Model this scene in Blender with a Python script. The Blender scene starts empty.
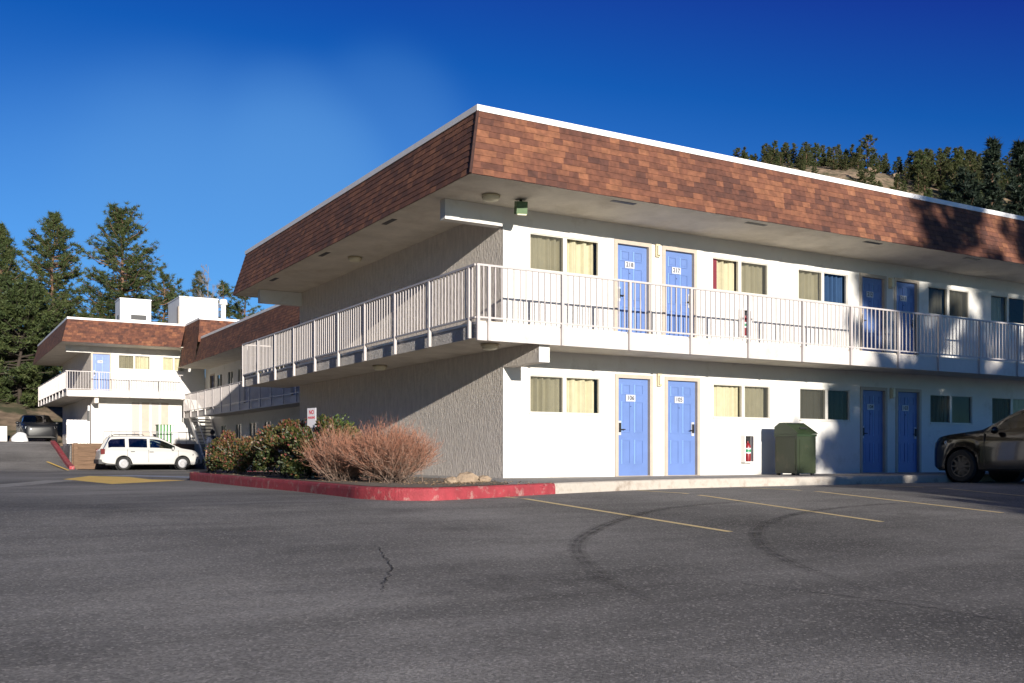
import bpy, math, random
import numpy as np
from mathutils import Matrix, Vector
R = math.radians
scene = bpy.context.scene
COL = scene.collection

# ------------------------------------------------------------------ helpers
class MB:
    """collects polygons; build() links them as ONE mesh object"""
    def __init__(s, M=None):
        s.v = []; s.f = []; s.mi = []; s.tone = []; s.M = M; s.cur = 0; s.ct = 0.5; s.sm = []; s.smooth = False
    def addv(s, pts):
        n = len(s.v)
        for p in pts:
            s.v.append(tuple(s.M @ Vector(p)) if s.M is not None else tuple(p))
        return n
    def face(s, idx):
        s.f.append(tuple(idx)); s.mi.append(s.cur); s.tone.append(s.ct); s.sm.append(s.smooth)
    def poly(s, pts):
        n = s.addv(pts); s.face(range(n, n + len(pts)))
    def box(s, x0, x1, y0, y1, z0, z1):
        n = s.addv([(x0,y0,z0),(x1,y0,z0),(x1,y1,z0),(x0,y1,z0),(x0,y0,z1),(x1,y0,z1),(x1,y1,z1),(x0,y1,z1)])
        for q in ((0,3,2,1),(4,5,6,7),(0,1,5,4),(1,2,6,5),(2,3,7,6),(3,0,4,7)):
            s.face([n+i for i in q])
    def prism(s, pts, z0, z1):
        """vertical prism over a counter-clockwise polygon"""
        k = len(pts)
        n = s.addv([(p[0],p[1],z0) for p in pts] + [(p[0],p[1],z1) for p in pts])
        s.face([n+i for i in reversed(range(k))]); s.face([n+k+i for i in range(k)])
        for i in range(k):
            j = (i+1) % k; s.face((n+i, n+j, n+k+j, n+k+i))
    def tube(s, pts, rad, k=6, cap=True):
        pts = [Vector(p) for p in pts]
        if not isinstance(rad, (list, tuple)): rad = [rad]*len(pts)
        rings = []
        for i, p in enumerate(pts):
            d = (pts[min(i+1,len(pts)-1)] - pts[max(i-1,0)])
            if d.length < 1e-9: d = Vector((0,0,1))
            d.normalize()
            a = Vector((0,0,1)) if abs(d.z) < .9 else Vector((1,0,0))
            e1 = d.cross(a).normalized(); e2 = d.cross(e1)
            rings.append(s.addv([p + rad[i]*(math.cos(2*math.pi*j/k)*e1 + math.sin(2*math.pi*j/k)*e2) for j in range(k)]))
        for i in range(len(pts)-1):
            a, b = rings[i], rings[i+1]
            for j in range(k):
                jj = (j+1) % k; s.face((a+j, b+j, b+jj, a+jj))
        if cap:
            s.face([rings[0]+j for j in range(k)]); s.face([rings[-1]+j for j in reversed(range(k))])
    def lathe(s, prof, k=20, axis='z', c=(0,0,0)):
        """profile of (radius, height) turned about an axis through c"""
        rings = []
        for r, h in prof:
            P = []
            for j in range(k):
                a = 2*math.pi*j/k; x, y = r*math.cos(a), r*math.sin(a)
                P.append({'z':(c[0]+x,c[1]+y,c[2]+h),'x':(c[0]+h,c[1]+x,c[2]+y),'y':(c[0]+y,c[1]+h,c[2]+x)}[axis])
            rings.append(s.addv(P))
        for i in range(len(prof)-1):
            for j in range(k):
                jj = (j+1) % k; s.face((rings[i]+j, rings[i]+jj, rings[i+1]+jj, rings[i+1]+j))
        return rings
    def build(s, name, mats, parent=None, sharp=None):
        me = bpy.data.meshes.new(name)
        me.from_pydata(s.v, [], s.f)
        if not isinstance(mats, (list, tuple)): mats = [mats]
        for m in mats: me.materials.append(m)
        if len(mats) > 1: me.polygons.foreach_set('material_index', s.mi)
        if len(s.tone) < 3000 or any(t != .5 for t in s.tone):
            a = me.attributes.new('tone', 'FLOAT', 'FACE'); a.data.foreach_set('value', s.tone)
        if any(s.sm): me.polygons.foreach_set('use_smooth', s.sm)
        me.update()
        if sharp is not None: me.set_sharp_from_angle(angle=R(sharp))
        o = bpy.data.objects.new(name, me); COL.objects.link(o)
        if parent is not None: o.parent = parent
        return o

def empty(name, loc=(0,0,0), rz=0, parent=None):
    o = bpy.data.objects.new(name, None); COL.objects.link(o)
    o.location = loc; o.rotation_euler = (0,0,rz); o.empty_display_size = .3
    if parent is not None: o.parent = parent
    return o
def tag(o, label=None, cat=None, group=None, kind=None):
    if label: o['label'] = label
    if cat: o['category'] = cat
    if group: o['group'] = group
    if kind: o['kind'] = kind
    return o
def struct(o): o['kind'] = 'structure'; return o
def copy_tree(root, loc, rz=0, sc=None, label=None, group=None):
    def rec(o, par):
        c = o.copy(); COL.objects.link(c)
        if par is not None: c.parent = par
        for ch in [x for x in bpy.data.objects if x.parent == o]: rec(ch, c)
        return c
    c = rec(root, None)
    c.location = loc; c.rotation_euler = (0,0,rz)
    if sc is not None: c.scale = sc if isinstance(sc, tuple) else (sc,sc,sc)
    if label: c['label'] = label
    if group: c['group'] = group
    return c

# ------------------------------------------------------------------ materials
def nt(name):
    m = bpy.data.materials.new(name); m.use_nodes = True
    t = m.node_tree; b = t.nodes['Principled BSDF']
    return m, t, b
def node(t, kind, **kw):
    n = t.nodes.new(kind)
    for k, v in kw.items():
        if k in n.inputs: n.inputs[k].default_value = v
        else: setattr(n, k, v)
    return n
def mat(name, col, rough=.6, var=.0, scale=4., bump=0., bscale=40., metal=0., stretch=None, spec=None, var2=None, dirt=None):
    """plain surface with noise variation in colour and relief"""
    m, t, b = nt(name)
    b.inputs['Base Color'].default_value = (*col, 1); b.inputs['Roughness'].default_value = rough
    b.inputs['Metallic'].default_value = metal
    if spec is not None: b.inputs['Specular IOR Level'].default_value = spec
    tc = node(t, 'ShaderNodeTexCoord'); src = tc.outputs['Object']
    if stretch:
        mp = node(t, 'ShaderNodeMapping'); mp.inputs['Scale'].default_value = stretch
        t.links.new(src, mp.inputs[0]); src = mp.outputs[0]
    if var:
        n = node(t, 'ShaderNodeTexNoise', Scale=scale, Detail=6., Roughness=.65); t.links.new(src, n.inputs['Vector'])
        r = node(t, 'ShaderNodeValToRGB')
        r.color_ramp.elements[0].position = .3; r.color_ramp.elements[1].position = .7
        c2 = var2 if var2 else col
        r.color_ramp.elements[0].color = (*[c*(1-var) for c in col], 1)
        r.color_ramp.elements[1].color = (*[min(c*(1+var), 1) for c in c2], 1)
        t.links.new(n.outputs[0], r.inputs[0]); out = r.outputs[0]
        if dirt:
            n2 = node(t, 'ShaderNodeTexNoise', Scale=dirt[1], Detail=8., Roughness=.7); t.links.new(src, n2.inputs['Vector'])
            mr = node(t, 'ShaderNodeMapRange'); mr.inputs[1].default_value = dirt[2]; mr.inputs[2].default_value = dirt[3]
            t.links.new(n2.outputs[0], mr.inputs[0])
            mx = node(t, 'ShaderNodeMix', data_type='RGBA'); t.links.new(mr.outputs[0], mx.inputs[0])
            t.links.new(out, mx.inputs[6]); mx.inputs[7].default_value = (*dirt[0], 1); out = mx.outputs[2]
        t.links.new(out, b.inputs['Base Color'])
    if bump:
        n = node(t, 'ShaderNodeTexNoise', Scale=bscale, Detail=5., Roughness=.6); t.links.new(src, n.inputs['Vector'])
        bp = node(t, 'ShaderNodeBump', Strength=min(bump,1.), Distance=(.06 if name.startswith('grey_') else .02)); t.links.new(n.outputs[0], bp.inputs['Height'])
        t.links.new(bp.outputs[0], b.inputs['Normal'])
    return m
def tone_mat(name, stops, rough=.8, transl=0., noise=None, bump=0.):
    """colour picked per face by the 'tone' attribute"""
    m, t, b = nt(name); b.inputs['Roughness'].default_value = rough
    at = node(t, 'ShaderNodeAttribute', attribute_name='tone')
    r = node(t, 'ShaderNodeValToRGB'); e = r.color_ramp.elements
    while len(e) < len(stops): e.new(.5)
    for i, (p, c) in enumerate(stops): e[i].position = p; e[i].color = (*c, 1)
    t.links.new(at.outputs['Fac'], r.inputs[0]); out = r.outputs[0]
    tc = node(t, 'ShaderNodeTexCoord')
    if noise:
        n = node(t, 'ShaderNodeTexNoise', Scale=noise[0], Detail=4.); t.links.new(tc.outputs['Object'], n.inputs['Vector'])
        mr = node(t, 'ShaderNodeMapRange'); mr.inputs[1].default_value=.3; mr.inputs[2].default_value=.7
        mr.inputs[3].default_value = 1-noise[1]; mr.inputs[4].default_value = 1+noise[1]; t.links.new(n.outputs[0], mr.inputs[0])
        mx = node(t, 'ShaderNodeMix', data_type='RGBA', blend_type='MULTIPLY'); mx.inputs[0].default_value = 1
        t.links.new(out, mx.inputs[6]); t.links.new(mr.outputs[0], mx.inputs[7]); out = mx.outputs[2]
    t.links.new(out, b.inputs['Base Color'])
    if bump:
        n = node(t, 'ShaderNodeTexNoise', Scale=120., Detail=3.); t.links.new(tc.outputs['Object'], n.inputs['Vector'])
        bp = node(t, 'ShaderNodeBump', Strength=bump, Distance=.01); t.links.new(n.outputs[0], bp.inputs['Height'])
        t.links.new(bp.outputs[0], b.inputs['Normal'])
    if transl:
        tr = node(t, 'ShaderNodeBsdfTranslucent'); t.links.new(out, tr.inputs['Color'])
        ms = node(t, 'ShaderNodeMixShader'); ms.inputs[0].default_value = transl
        t.links.new(b.outputs[0], ms.inputs[1]); t.links.new(tr.outputs[0], ms.inputs[2])
        t.links.new(ms.outputs[0], t.nodes['Material Output'].inputs[0])
    return m
def glass_mat(name, tint=(.8,.85,.85), refl=.12, rough=.02, fres=1.5):
    m, t, b = nt(name); t.nodes.remove(b)
    tr = node(t, 'ShaderNodeBsdfTransparent'); tr.inputs[0].default_value = (*tint, 1)
    gl = node(t, 'ShaderNodeBsdfGlossy'); gl.inputs['Roughness'].default_value = rough
    fr = node(t, 'ShaderNodeFresnel'); fr.inputs[0].default_value = fres
    ad = node(t, 'ShaderNodeMath', operation='ADD'); ad.inputs[1].default_value = refl - .04; ad.use_clamp = True
    t.links.new(fr.outputs[0], ad.inputs[0])
    ms = node(t, 'ShaderNodeMixShader'); t.links.new(ad.outputs[0], ms.inputs[0])
    t.links.new(tr.outputs[0], ms.inputs[1]); t.links.new(gl.outputs[0], ms.inputs[2])
    t.links.new(ms.outputs[0], t.nodes['Material Output'].inputs[0])
    return m
def sheet_mat(name, col, alpha, nscale=0., lo=.35, hi=.6):
    """see-through sheet (insect screen, worn paint, tyre rubber on asphalt)"""
    m, t, b = nt(name); b.inputs['Base Color'].default_value = (*col, 1); b.inputs['Roughness'].default_value = .8
    tr = node(t, 'ShaderNodeBsdfTransparent'); ms = node(t, 'ShaderNodeMixShader'); ms.inputs[0].default_value = alpha
    t.links.new(tr.outputs[0], ms.inputs[1]); t.links.new(b.outputs[0], ms.inputs[2])
    if nscale:
        tc = node(t, 'ShaderNodeTexCoord')
        n = node(t, 'ShaderNodeTexNoise', Scale=nscale, Detail=6., Roughness=.7); t.links.new(tc.outputs['Object'], n.inputs['Vector'])
        mr = node(t, 'ShaderNodeMapRange'); mr.inputs[1].default_value = lo; mr.inputs[2].default_value = hi
        mr.inputs[3].default_value = 0; mr.inputs[4].default_value = alpha; t.links.new(n.outputs[0], mr.inputs[0])
        at = node(t, 'ShaderNodeAttribute', attribute_name='tone')
        mu = node(t, 'ShaderNodeMath', operation='MULTIPLY'); t.links.new(mr.outputs[0], mu.inputs[0])
        m2 = node(t, 'ShaderNodeMath', operation='MULTIPLY'); m2.inputs[1].default_value = 2.; t.links.new(at.outputs['Fac'], m2.inputs[0])
        t.links.new(m2.outputs[0], mu.inputs[1]); mu.use_clamp = True
        t.links.new(mu.outputs[0], ms.inputs[0])
    t.links.new(ms.outputs[0], t.nodes['Material Output'].inputs[0])
    return m
def asphalt_mat():
    m, t, b = nt('asphalt'); L = t.links.new
    tc = node(t, 'ShaderNodeTexCoord'); o = tc.outputs['Object']
    big = node(t, 'ShaderNodeTexNoise', Scale=.16, Detail=5., Roughness=.6); L(o, big.inputs['Vector'])
    r = node(t, 'ShaderNodeValToRGB'); r.color_ramp.elements[0].position=.34; r.color_ramp.elements[1].position=.68
    r.color_ramp.elements[0].color = (*ASPH_LO,1); r.color_ramp.elements[1].color = (*ASPH_HI,1); L(big.outputs[0], r.inputs[0])
    # streaky wear along the driving direction
    mp = node(t, 'ShaderNodeMapping'); mp.inputs['Scale'].default_value = (.25,1.6,1); mp.inputs['Rotation'].default_value=(0,0,.5); L(o, mp.inputs[0])
    st = node(t, 'ShaderNodeTexNoise', Scale=1.2, Detail=5., Roughness=.65); L(mp.outputs[0], st.inputs['Vector'])
    mr = node(t, 'ShaderNodeMapRange'); mr.inputs[1].default_value=.3; mr.inputs[2].default_value=.7; mr.inputs[3].default_value=.74; mr.inputs[4].default_value=1.22; L(st.outputs[0], mr.inputs[0])
    mx = node(t, 'ShaderNodeMix', data_type='RGBA', blend_type='MULTIPLY'); mx.inputs[0].default_value=1; L(r.outputs[0], mx.inputs[6]); L(mr.outputs[0], mx.inputs[7])
    # stones
    vo = node(t, 'ShaderNodeTexVoronoi', Scale=70.); L(o, vo.inputs['Vector'])
    sp = node(t, 'ShaderNodeSeparateColor'); L(vo.outputs['Color'], sp.inputs[0])
    m1 = node(t, 'ShaderNodeMapRange'); m1.inputs[1].default_value=.0; m1.inputs[2].default_value=1.; m1.inputs[3].default_value=.68; m1.inputs[4].default_value=1.28; L(sp.outputs[0], m1.inputs[0])
    mx2 = node(t, 'ShaderNodeMix', data_type='RGBA', blend_type='MULTIPLY'); mx2.inputs[0].default_value=1; L(mx.outputs[2], mx2.inputs[6]); L(m1.outputs[0], mx2.inputs[7])
    gt = node(t, 'ShaderNodeMath', operation='GREATER_THAN'); gt.inputs[1].default_value=.91; L(sp.outputs[1], gt.inputs[0])
    mg = node(t, 'ShaderNodeMath', operation='MULTIPLY'); mg.inputs[1].default_value=.55; L(gt.outputs[0], mg.inputs[0])
    mx3 = node(t, 'ShaderNodeMix', data_type='RGBA'); L(mg.outputs[0], mx3.inputs[0]); L(mx2.outputs[2], mx3.inputs[6]); mx3.inputs[7].default_value=(.42,.39,.37,1)
    so_ = node(t, 'ShaderNodeTexNoise', Scale=.55, Detail=7., Roughness=.72); L(o, so_.inputs['Vector'])
    ms_ = node(t, 'ShaderNodeMapRange'); ms_.inputs[1].default_value=.56; ms_.inputs[2].default_value=.72; ms_.inputs[3].default_value=1; ms_.inputs[4].default_value=.58; L(so_.outputs[0], ms_.inputs[0])
    mx4 = node(t, 'ShaderNodeMix', data_type='RGBA', blend_type='MULTIPLY'); mx4.inputs[0].default_value=1; L(mx3.outputs[2], mx4.inputs[6]); L(ms_.outputs[0], mx4.inputs[7])
    L(mx4.outputs[2], b.inputs['Base Color']); b.inputs['Roughness'].default_value=.85
    n = node(t, 'ShaderNodeTexNoise', Scale=70., Detail=4., Roughness=.7); L(o, n.inputs['Vector'])
    bp = node(t, 'ShaderNodeBump', Strength=.55, Distance=.012); L(n.outputs[0], bp.inputs['Height'])
    n2 = node(t, 'ShaderNodeTexNoise', Scale=1.1, Detail=3.); L(o, n2.inputs['Vector'])
    bp2 = node(t, 'ShaderNodeBump', Strength=.25, Distance=.06); L(n2.outputs[0], bp2.inputs['Height']); L(bp.outputs[0], bp2.inputs['Normal'])
    L(bp2.outputs[0], b.inputs['Normal'])
    return m
ASPH_LO=(.078,.074,.071); ASPH_HI=(.285,.270,.258)
M = {}
M['asphalt'] = asphalt_mat()
M['white_wall'] = mat('white_stucco', (.65,.635,.605), .8, .05, 1.3, .35, 60, dirt=((.42,.39,.34), 1.3, .54, .80))
M['grey_stucco'] = mat('grey_combed_stucco', (.74,.67,.60), .9, .14, 9, 1., 30, stretch=(1,1,.28))
M['grey_side'] = mat('grey_side_stucco', (.62,.58,.54), .9, .15, 5, 1., 30)
M['soffit'] = mat('soffit_plaster', (.62,.57,.49), .9, .12, 2, .4, 40, dirt=((.48,.42,.34), 1.2, .52, .75))
M['white_paint'] = mat('white_paint', (.80,.78,.76), .5, .05, 3)
M['rail_paint'] = mat('rail_paint', (.47,.43,.42), .45, .06, 5)
M['fascia'] = mat('fascia_paint', (.53,.50,.475), .6, .07, 1.5, .3, 30, dirt=((.36,.32,.28), 2.5, .55, .78))
M['door'] = mat('blue_door', (.112,.185,.42), .45, .08, 2, .1, 30)
M['door_highlight'] = mat('blue_door_highlight', (.20,.34,.62), .4)  # lighter blue that paints an edge highlight onto the panel bars
M['door_dark'] = mat('navy_door', (.04,.05,.12), .4, .1, 2)
M['casing'] = mat('door_casing', (.42,.36,.30), .6, .08, 4)
M['frame'] = mat('window_frame', (.58,.55,.50), .4, .05, 4)
M['brown_frame'] = mat('bronze_frame', (.20,.17,.13), .4, .1, 4)
M['curtain'] = mat('curtain', (.58,.54,.40), .9, .08, 6)
M['curtain_grey'] = mat('curtain_grey', (.20,.19,.15), .9, .1, 6)
M['curtain_shaded'] = mat('curtain_shaded', (.075,.072,.055), .9, .1, 6)  # shade put into the curtain colour, for windows under the trees
M['curtain_red'] = mat('curtain_red', (.22,.03,.05), .9, .1, 6)
M['curtain_blue'] = mat('curtain_blue', (.03,.08,.20), .9, .1, 6)
M['dark_room'] = mat('dark_room', (.02,.02,.022), .9)
M['glass'] = glass_mat('window_glass', (.86,.86,.83), .03, fres=1.42)
M['screen'] = sheet_mat('insect_screen', (.06,.06,.05), .42)
M['plate'] = mat('number_plate', (.50,.51,.56), .4)
M['ink'] = mat('number_ink', (.04,.04,.05), .6)
M['steel'] = mat('brushed_steel', (.6,.6,.6), .3, .05, 20, metal=.9)
M['black'] = mat('black_plastic', (.015,.015,.017), .5)
M['lamp_body'] = mat('lamp_body', (.58,.50,.34), .5, .08, 10)
M['lamp_glass'] = mat('lamp_diffuser', (.70,.64,.46), .3)
M['flood'] = mat('floodlight_body', (.07,.13,.05), .5, .15, 20)
M['concrete'] = mat('concrete', (.34,.32,.30), .9, .2, 2.5, .4, 50, dirt=((.2,.18,.16), 1.1, .5, .75))
M['kerb'] = mat('kerb_concrete', (.46,.42,.37), .9, .2, 3, .5, 40, dirt=((.25,.2,.16), 3, .5, .7))
M['kerb_red'] = mat('kerb_red_paint', (.31,.038,.05), .75, .25, 4, .7, 45, dirt=((.36,.20,.18), 6, .53, .66))
M['dirt'] = mat('bed_dirt', (.20,.16,.12), .95, .3, 3, .8, 20)
M['yellow_line'] = sheet_mat('stall_paint', (.80,.62,.32), .95, 9., .18, .40)
M['yellow_paint'] = sheet_mat('yellow_paint', (.88,.58,.14), 1., 3., .15, .42)
M['pale_strip'] = sheet_mat('pale_strip', (.42,.40,.38), .8, 3., .2, .5)
M['blue_paint'] = sheet_mat('blue_paint', (.42,.48,.62), .75, 3., .2, .5)
M['skid'] = sheet_mat('tyre_rubber', (.045,.043,.043), .42, 5., .34, .66)
M['crack'] = sheet_mat('crack', (.025,.024,.024), .85, 14., .3, .5)
M['rock'] = mat('rock', (.31,.23,.16), .9, .25, 6, .8, 25)
M['hvac'] = mat('hvac_white', (.78,.78,.77), .5, .05, 2)
M['wood'] = mat('retaining_timber', (.15,.09,.055), .85, .35, 6, .6, 30, stretch=(.3,1,3))
M['green_paint'] = mat('dumpster_green', (.026,.036,.017), .45, .12, 3, .2, 20, dirt=((.07,.065,.04), 2, .55, .75))
M['green_dark'] = mat('dumpster_lid_green', (.024,.042,.018), .4, .12, 3)
M['ext_red'] = mat('extinguisher_red', (.22,.012,.018), .35)
M['snow'] = mat('snow', (.85,.86,.88), .8, .05, 2, .5, 8)
M['sign_white'] = mat('sign_white', (.72,.71,.76), .4)
M['sign_red'] = mat('sign_red', (.5,.03,.05), .5)
M['roof_flat'] = mat('flat_roof', (.3,.28,.26), .9, .1, 2)
M['bark'] = mat('pine_bark', (.17,.10,.065), .95, .35, 3, 1., 8, stretch=(1,1,.3))
M['dark_bark'] = mat('dark_bark', (.045,.034,.026), .95, .25, 3)
M['grey_bark'] = mat('grey_bark', (.22,.19,.17), .95, .2, 3)
M['needles'] = tone_mat('pine_needles', [(0,(.030,.050,.016)),(.5,(.062,.088,.024)),(1,(.13,.14,.045))], .7, .25)
M['needles_shaded'] = tone_mat('shaded_needles', [(0,(.008,.018,.012)),(.5,(.016,.032,.018)),(1,(.035,.05,.022))], .7, .2)  # needles darkened to stand in for shade on the right-hand conifers
M['needles_hill'] = tone_mat('hill_needles', [(0,(.035,.048,.016)),(.5,(.07,.082,.025)),(1,(.125,.12,.045))], .7, .2)
M['shrub'] = tone_mat('shrub_leaves', [(0,(.010,.022,.010)),(.35,(.032,.052,.014)),(.6,(.10,.095,.024)),(.8,(.19,.11,.05)),(1,(.19,.035,.04))], .5, .25)
M['shrub_green'] = tone_mat('green_shrub_leaves', [(0,(.03,.06,.015)),(.6,(.09,.13,.02)),(1,(.2,.2,.05))], .5, .25)
M['twig'] = tone_mat('twigs', [(0,(.08,.06,.05)),(.4,(.22,.15,.115)),(.7,(.30,.135,.085)),(1,(.38,.165,.10))], .85)
M['shingle'] = tone_mat('shingles', [(0,(.058,.026,.021)),(.3,(.100,.039,.026)),(.6,(.148,.057,.033)),(.9,(.222,.091,.046)),(1,(.55,.48,.42))], .9, 0, (9,.28), .5)
def car_paint(name, col, rough=.25, coat=.6):
    m = mat(name, col, rough, .03, 2); b = m.node_tree.nodes['Principled BSDF']
    b.inputs['Coat Weight'].default_value = coat; b.inputs['Coat Roughness'].default_value = .04; return m
M['suv_paint'] = car_paint('bronze_paint', (.006,.004,.003), .16, .5)
M['van_paint'] = car_paint('van_white', (.46,.455,.44), .35, .3)
M['black_paint'] = car_paint('black_paint', (.006,.007,.010), .45, .1)
M['tan_paint'] = car_paint('silver_paint', (.42,.43,.44), .3)
M['tyre'] = mat('tyre', (.018,.018,.018), .85)
M['rim_dark'] = mat('rim_dark', (.09,.088,.085), .35, metal=.5)
M['rim_white'] = mat('rim_white', (.33,.33,.35), .4)
M['auto_glass'] = glass_mat('auto_glass', (.72,.80,.76), .10)
M['tint_glass'] = glass_mat('tinted_glass', (.10,.10,.14), .10)
M['tail_red'] = mat('tail_lamp', (.12,.012,.012), .2)
M['head_lamp'] = mat('head_lamp', (.55,.55,.55), .1, metal=.6)
M['seat_grey'] = mat('seat_fabric', (.16,.15,.14), .9)
M['jacket'] = mat('navy_jacket', (.02,.026,.05), .8, .2, 8, .3, 25)
M['jeans'] = mat('dark_jeans', (.03,.04,.07), .9, .2, 8)
M['skin'] = mat('skin', (.45,.28,.2), .6)
M['hair'] = mat('dark_hair', (.02,.015,.012), .7)

def grass_mat():
    return mat('dry_grass', (.17,.115,.075), .95, .45, .8, .8, 3, var2=(.25,.18,.12), dirt=((.055,.06,.025), .35, .46, .62))
M['dry'] = grass_mat()

# ------------------------------------------------------------------ camera frame of reference (metres; z = 0 is the walkway)
CX, CY, CZ = -9.399, -16.167, .435
FW = (.51045, .85991)
def at(u, d, z):
    """point at depth d and sideways slope u from the viewpoint (used to lay out the far trees)"""
    l = u*d
    return (CX + FW[1]*l + FW[0]*d, CY - FW[0]*l + FW[1]*d, z)

# ------------------------------------------------------------------ terrain
def sstep(a, b, x):
    t = min(max((x-a)/(b-a), 0), 1); return t*t*(3-2*t)
def lin(a, b, x): return min(max((x-a)/(b-a), 0), 1)
def ground(x, y):
    z = -.165 - .05*min(max(-4.4-y, 0), 20)
    if y > -2.5: z = -.165 - .10*lin(-2.5, 30, y)
    if x <= -3.3: z += 1.42*(.6*lin(33.2, 42.5, y)+.4*sstep(33.2,42.5,y))
    elif y > 36.25: z = .9
    if y > 51: z += .27*(min(y,70)-51)+.1*(min(max(y,70),115)-70)
    dx, dy = x-CX, y-CY
    d = FW[0]*dx + FW[1]*dy; l = FW[1]*dx - FW[0]*dy
    if d > 40 and y > 45 or x > 40:
        u = l/max(d, 1)
        z += ((58.3-1.2*sstep(.3,.5,u))*sstep(120, 246, d)*(1+.025*math.sin(u*21+1)+.012*math.sin(u*57)) + 1.6*math.sin(x*.13)*math.sin(y*.1)*sstep(120,160,d))*sstep(.02, .21, u)
    return z
xs = sorted(set([-260,-180,-120,-90,-70,-55,-45,-36,-28,-22] + [-18+.75*i for i in range(20)] + [-3.3,-3.25] + [-2.5+1.5*i for i in range(20)] + [30+5*i for i in range(52)] + [300,340,400]))
ys = sorted(set([-200,-120,-80,-50,-35,-24.4,-20,-15,-10,-6,-4.4,-2.5,0,5,10,15,20,25,30] + [33+.5*i for i in range(24)] + [36.2,36.3] + [45+2*i for i in range(4)] + [51,54,58] + [62+5*i for i in range(40)] + [280,320,400]))
lot = MB(); hill = MB()
idx = {}
for i, x in enumerate(xs):
    for j, y in enumerate(ys): idx[i,j] = (x, y, ground(x,y))
for mb, want in ((lot, False), (hill, True)):
    used = {}
    for i in range(len(xs)-1):
        for j in range(len(ys)-1):
            mx, my = (xs[i]+xs[i+1])/2, (ys[j]+ys[j+1])/2
            wild = my > 51 or mx > 60 or mx < -60 or my < -60
            if wild != want: continue
            q = []
            for k in ((i,j),(i+1,j),(i+1,j+1),(i,j+1)):
                if k not in used: used[k] = mb.addv([idx[k]])
                q.append(used[k])
            mb.face(q)
    mb.smooth = True
hill.sm = [True]*len(hill.f)
struct(lot.build('parking_lot', M['asphalt'])); struct(hill.build('hillside', M['dry']))

# ------------------------------------------------------------------ walkway, kerbs, planting bed
KP = [(-1.2,10.3),(-3.2,10.2),(-3.62,9.5),(-3.72,8.1),(-3.92,4.5),(-4.02,1.9),(-4.06,-.2),(-4.22,-2.6),(-4.26,-3.4),(-4.10,-4.05),(-3.83,-4.33),(-3.45,-4.40),(-2.36,-3.98),(-1.03,-3.38),(1.14,-2.66),(3.2,-2.34),(6.5,-2.28),(24,-2.28)]
def offset(path, d):
    out = []
    for i, p in enumerate(path):
        a = path[max(i-1,0)]; b = path[min(i+1,len(path)-1)]
        t = Vector((b[0]-a[0], b[1]-a[1])).normalized(); out.append((p[0]-t.y*d, p[1]+t.x*d))
    return out
def smooth_path(p, n=4):
    out = []
    for i in range(len(p)-1):
        p0, p1, p2, p3 = p[max(i-1,0)], p[i], p[i+1], p[min(i+2,len(p)-1)]
        for k in range(n):
            t = k/n
            out.append(tuple(.5*((2*p1[c]) + (-p0[c]+p2[c])*t + (2*p0[c]-5*p1[c]+4*p2[c]-p3[c])*t*t + (-p0[c]+3*p1[c]-3*p2[c]+p3[c])*t**3) for c in range(2)))
    out.append(p[-1]); return out
KS = smooth_path(KP, 4); KI = offset(KS, .15)
def kerb(a, b, name, m):
    mb = MB(); o, i = KS[a:b+1], KI[a:b+1]
    rng = random.Random(a)
    prof = []
    for p, q in zip(o, i):
        e = rng.uniform(-.006,.006)
        def L(f): return (p[0]+(q[0]-p[0])*f, p[1]+(q[1]-p[1])*f)
        prof.append([(*L(0),-.9), (*L(.02+e),-.05+e), (*L(.09),-.012+e), (*L(.25),.004), (*L(1),.004), (*L(1),-.9)])
    for k in range(len(prof)-1):
        for s in range(5):
            mb.poly([prof[k][s], prof[k+1][s], prof[k+1][s+1], prof[k][s+1]])
    mb.poly(list(reversed(prof[0]))); mb.poly(prof[-1])
    o = mb.build(name, m); return struct(o)
ired = min(range(len(KS)), key=lambda i: abs(KS[i][0]+1.03)+abs(KS[i][1]+3.38))
kerb(0, ired, 'red_kerb', M['kerb_red']); kerb(ired, len(KS)-1, 'concrete_kerb', M['kerb'])
mb = MB(); inner = KI[1:]
mb.poly([(x,y,0) for x,y in inner]+[(24,.1,0),(.1,.1,0),(.1,inner[0][1],0)])
struct(mb.build('walkway', M['concrete']))
mb = MB()
bed = [p for p in offset(KS, .16) if p[0] < -1.9 and p[1] < 9.8 and not (p[0] > -2.6 and p[1] > 0)]
bed = bed + [(-1.7,-3.1),(-1.2,-1.6),(-1.1,9.5)]
mb.poly([(x,y,.008) for x,y in bed]); struct(mb.build('planting_bed', M['dirt']))

# painted and worn marks on the asphalt: thin sheets that follow the ground
def strip(name, pts, w, m, lift=.004, tone=None, sub=1):
    mb = MB(); P = [Vector(p) for p in pts]
    a, b = offset([tuple(p) for p in P], w/2), offset([tuple(p) for p in P], -w/2)
    for i in range(len(P)-1):
        if tone is not None: mb.ct = tone[i]
        mb.poly([(*b[i], ground(*b[i])+lift), (*b[i+1], ground(*b[i+1])+lift), (*a[i+1], ground(*a[i+1])+lift), (*a[i], ground(*a[i])+lift)])
    return struct(mb.build(name, m))
for p, q in (((-2.28,-3.98),(-2.17,-8.44)), ((.96,-2.86),(.38,-8.29)), ((3.55,-2.6),(3.12,-8.04)), ((6.75,-2.6),(6.4,-8.0)), ((13.0,-2.6),(12.6,-8.0))):
    strip('stall_line', [(p[0]+(q[0]-p[0])*t/8, p[1]+(q[1]-p[1])*t/8) for t in range(9)], .095, M['yellow_line'])
def curve_pts(ctrl, n=10): return smooth_path(ctrl, n)
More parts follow.
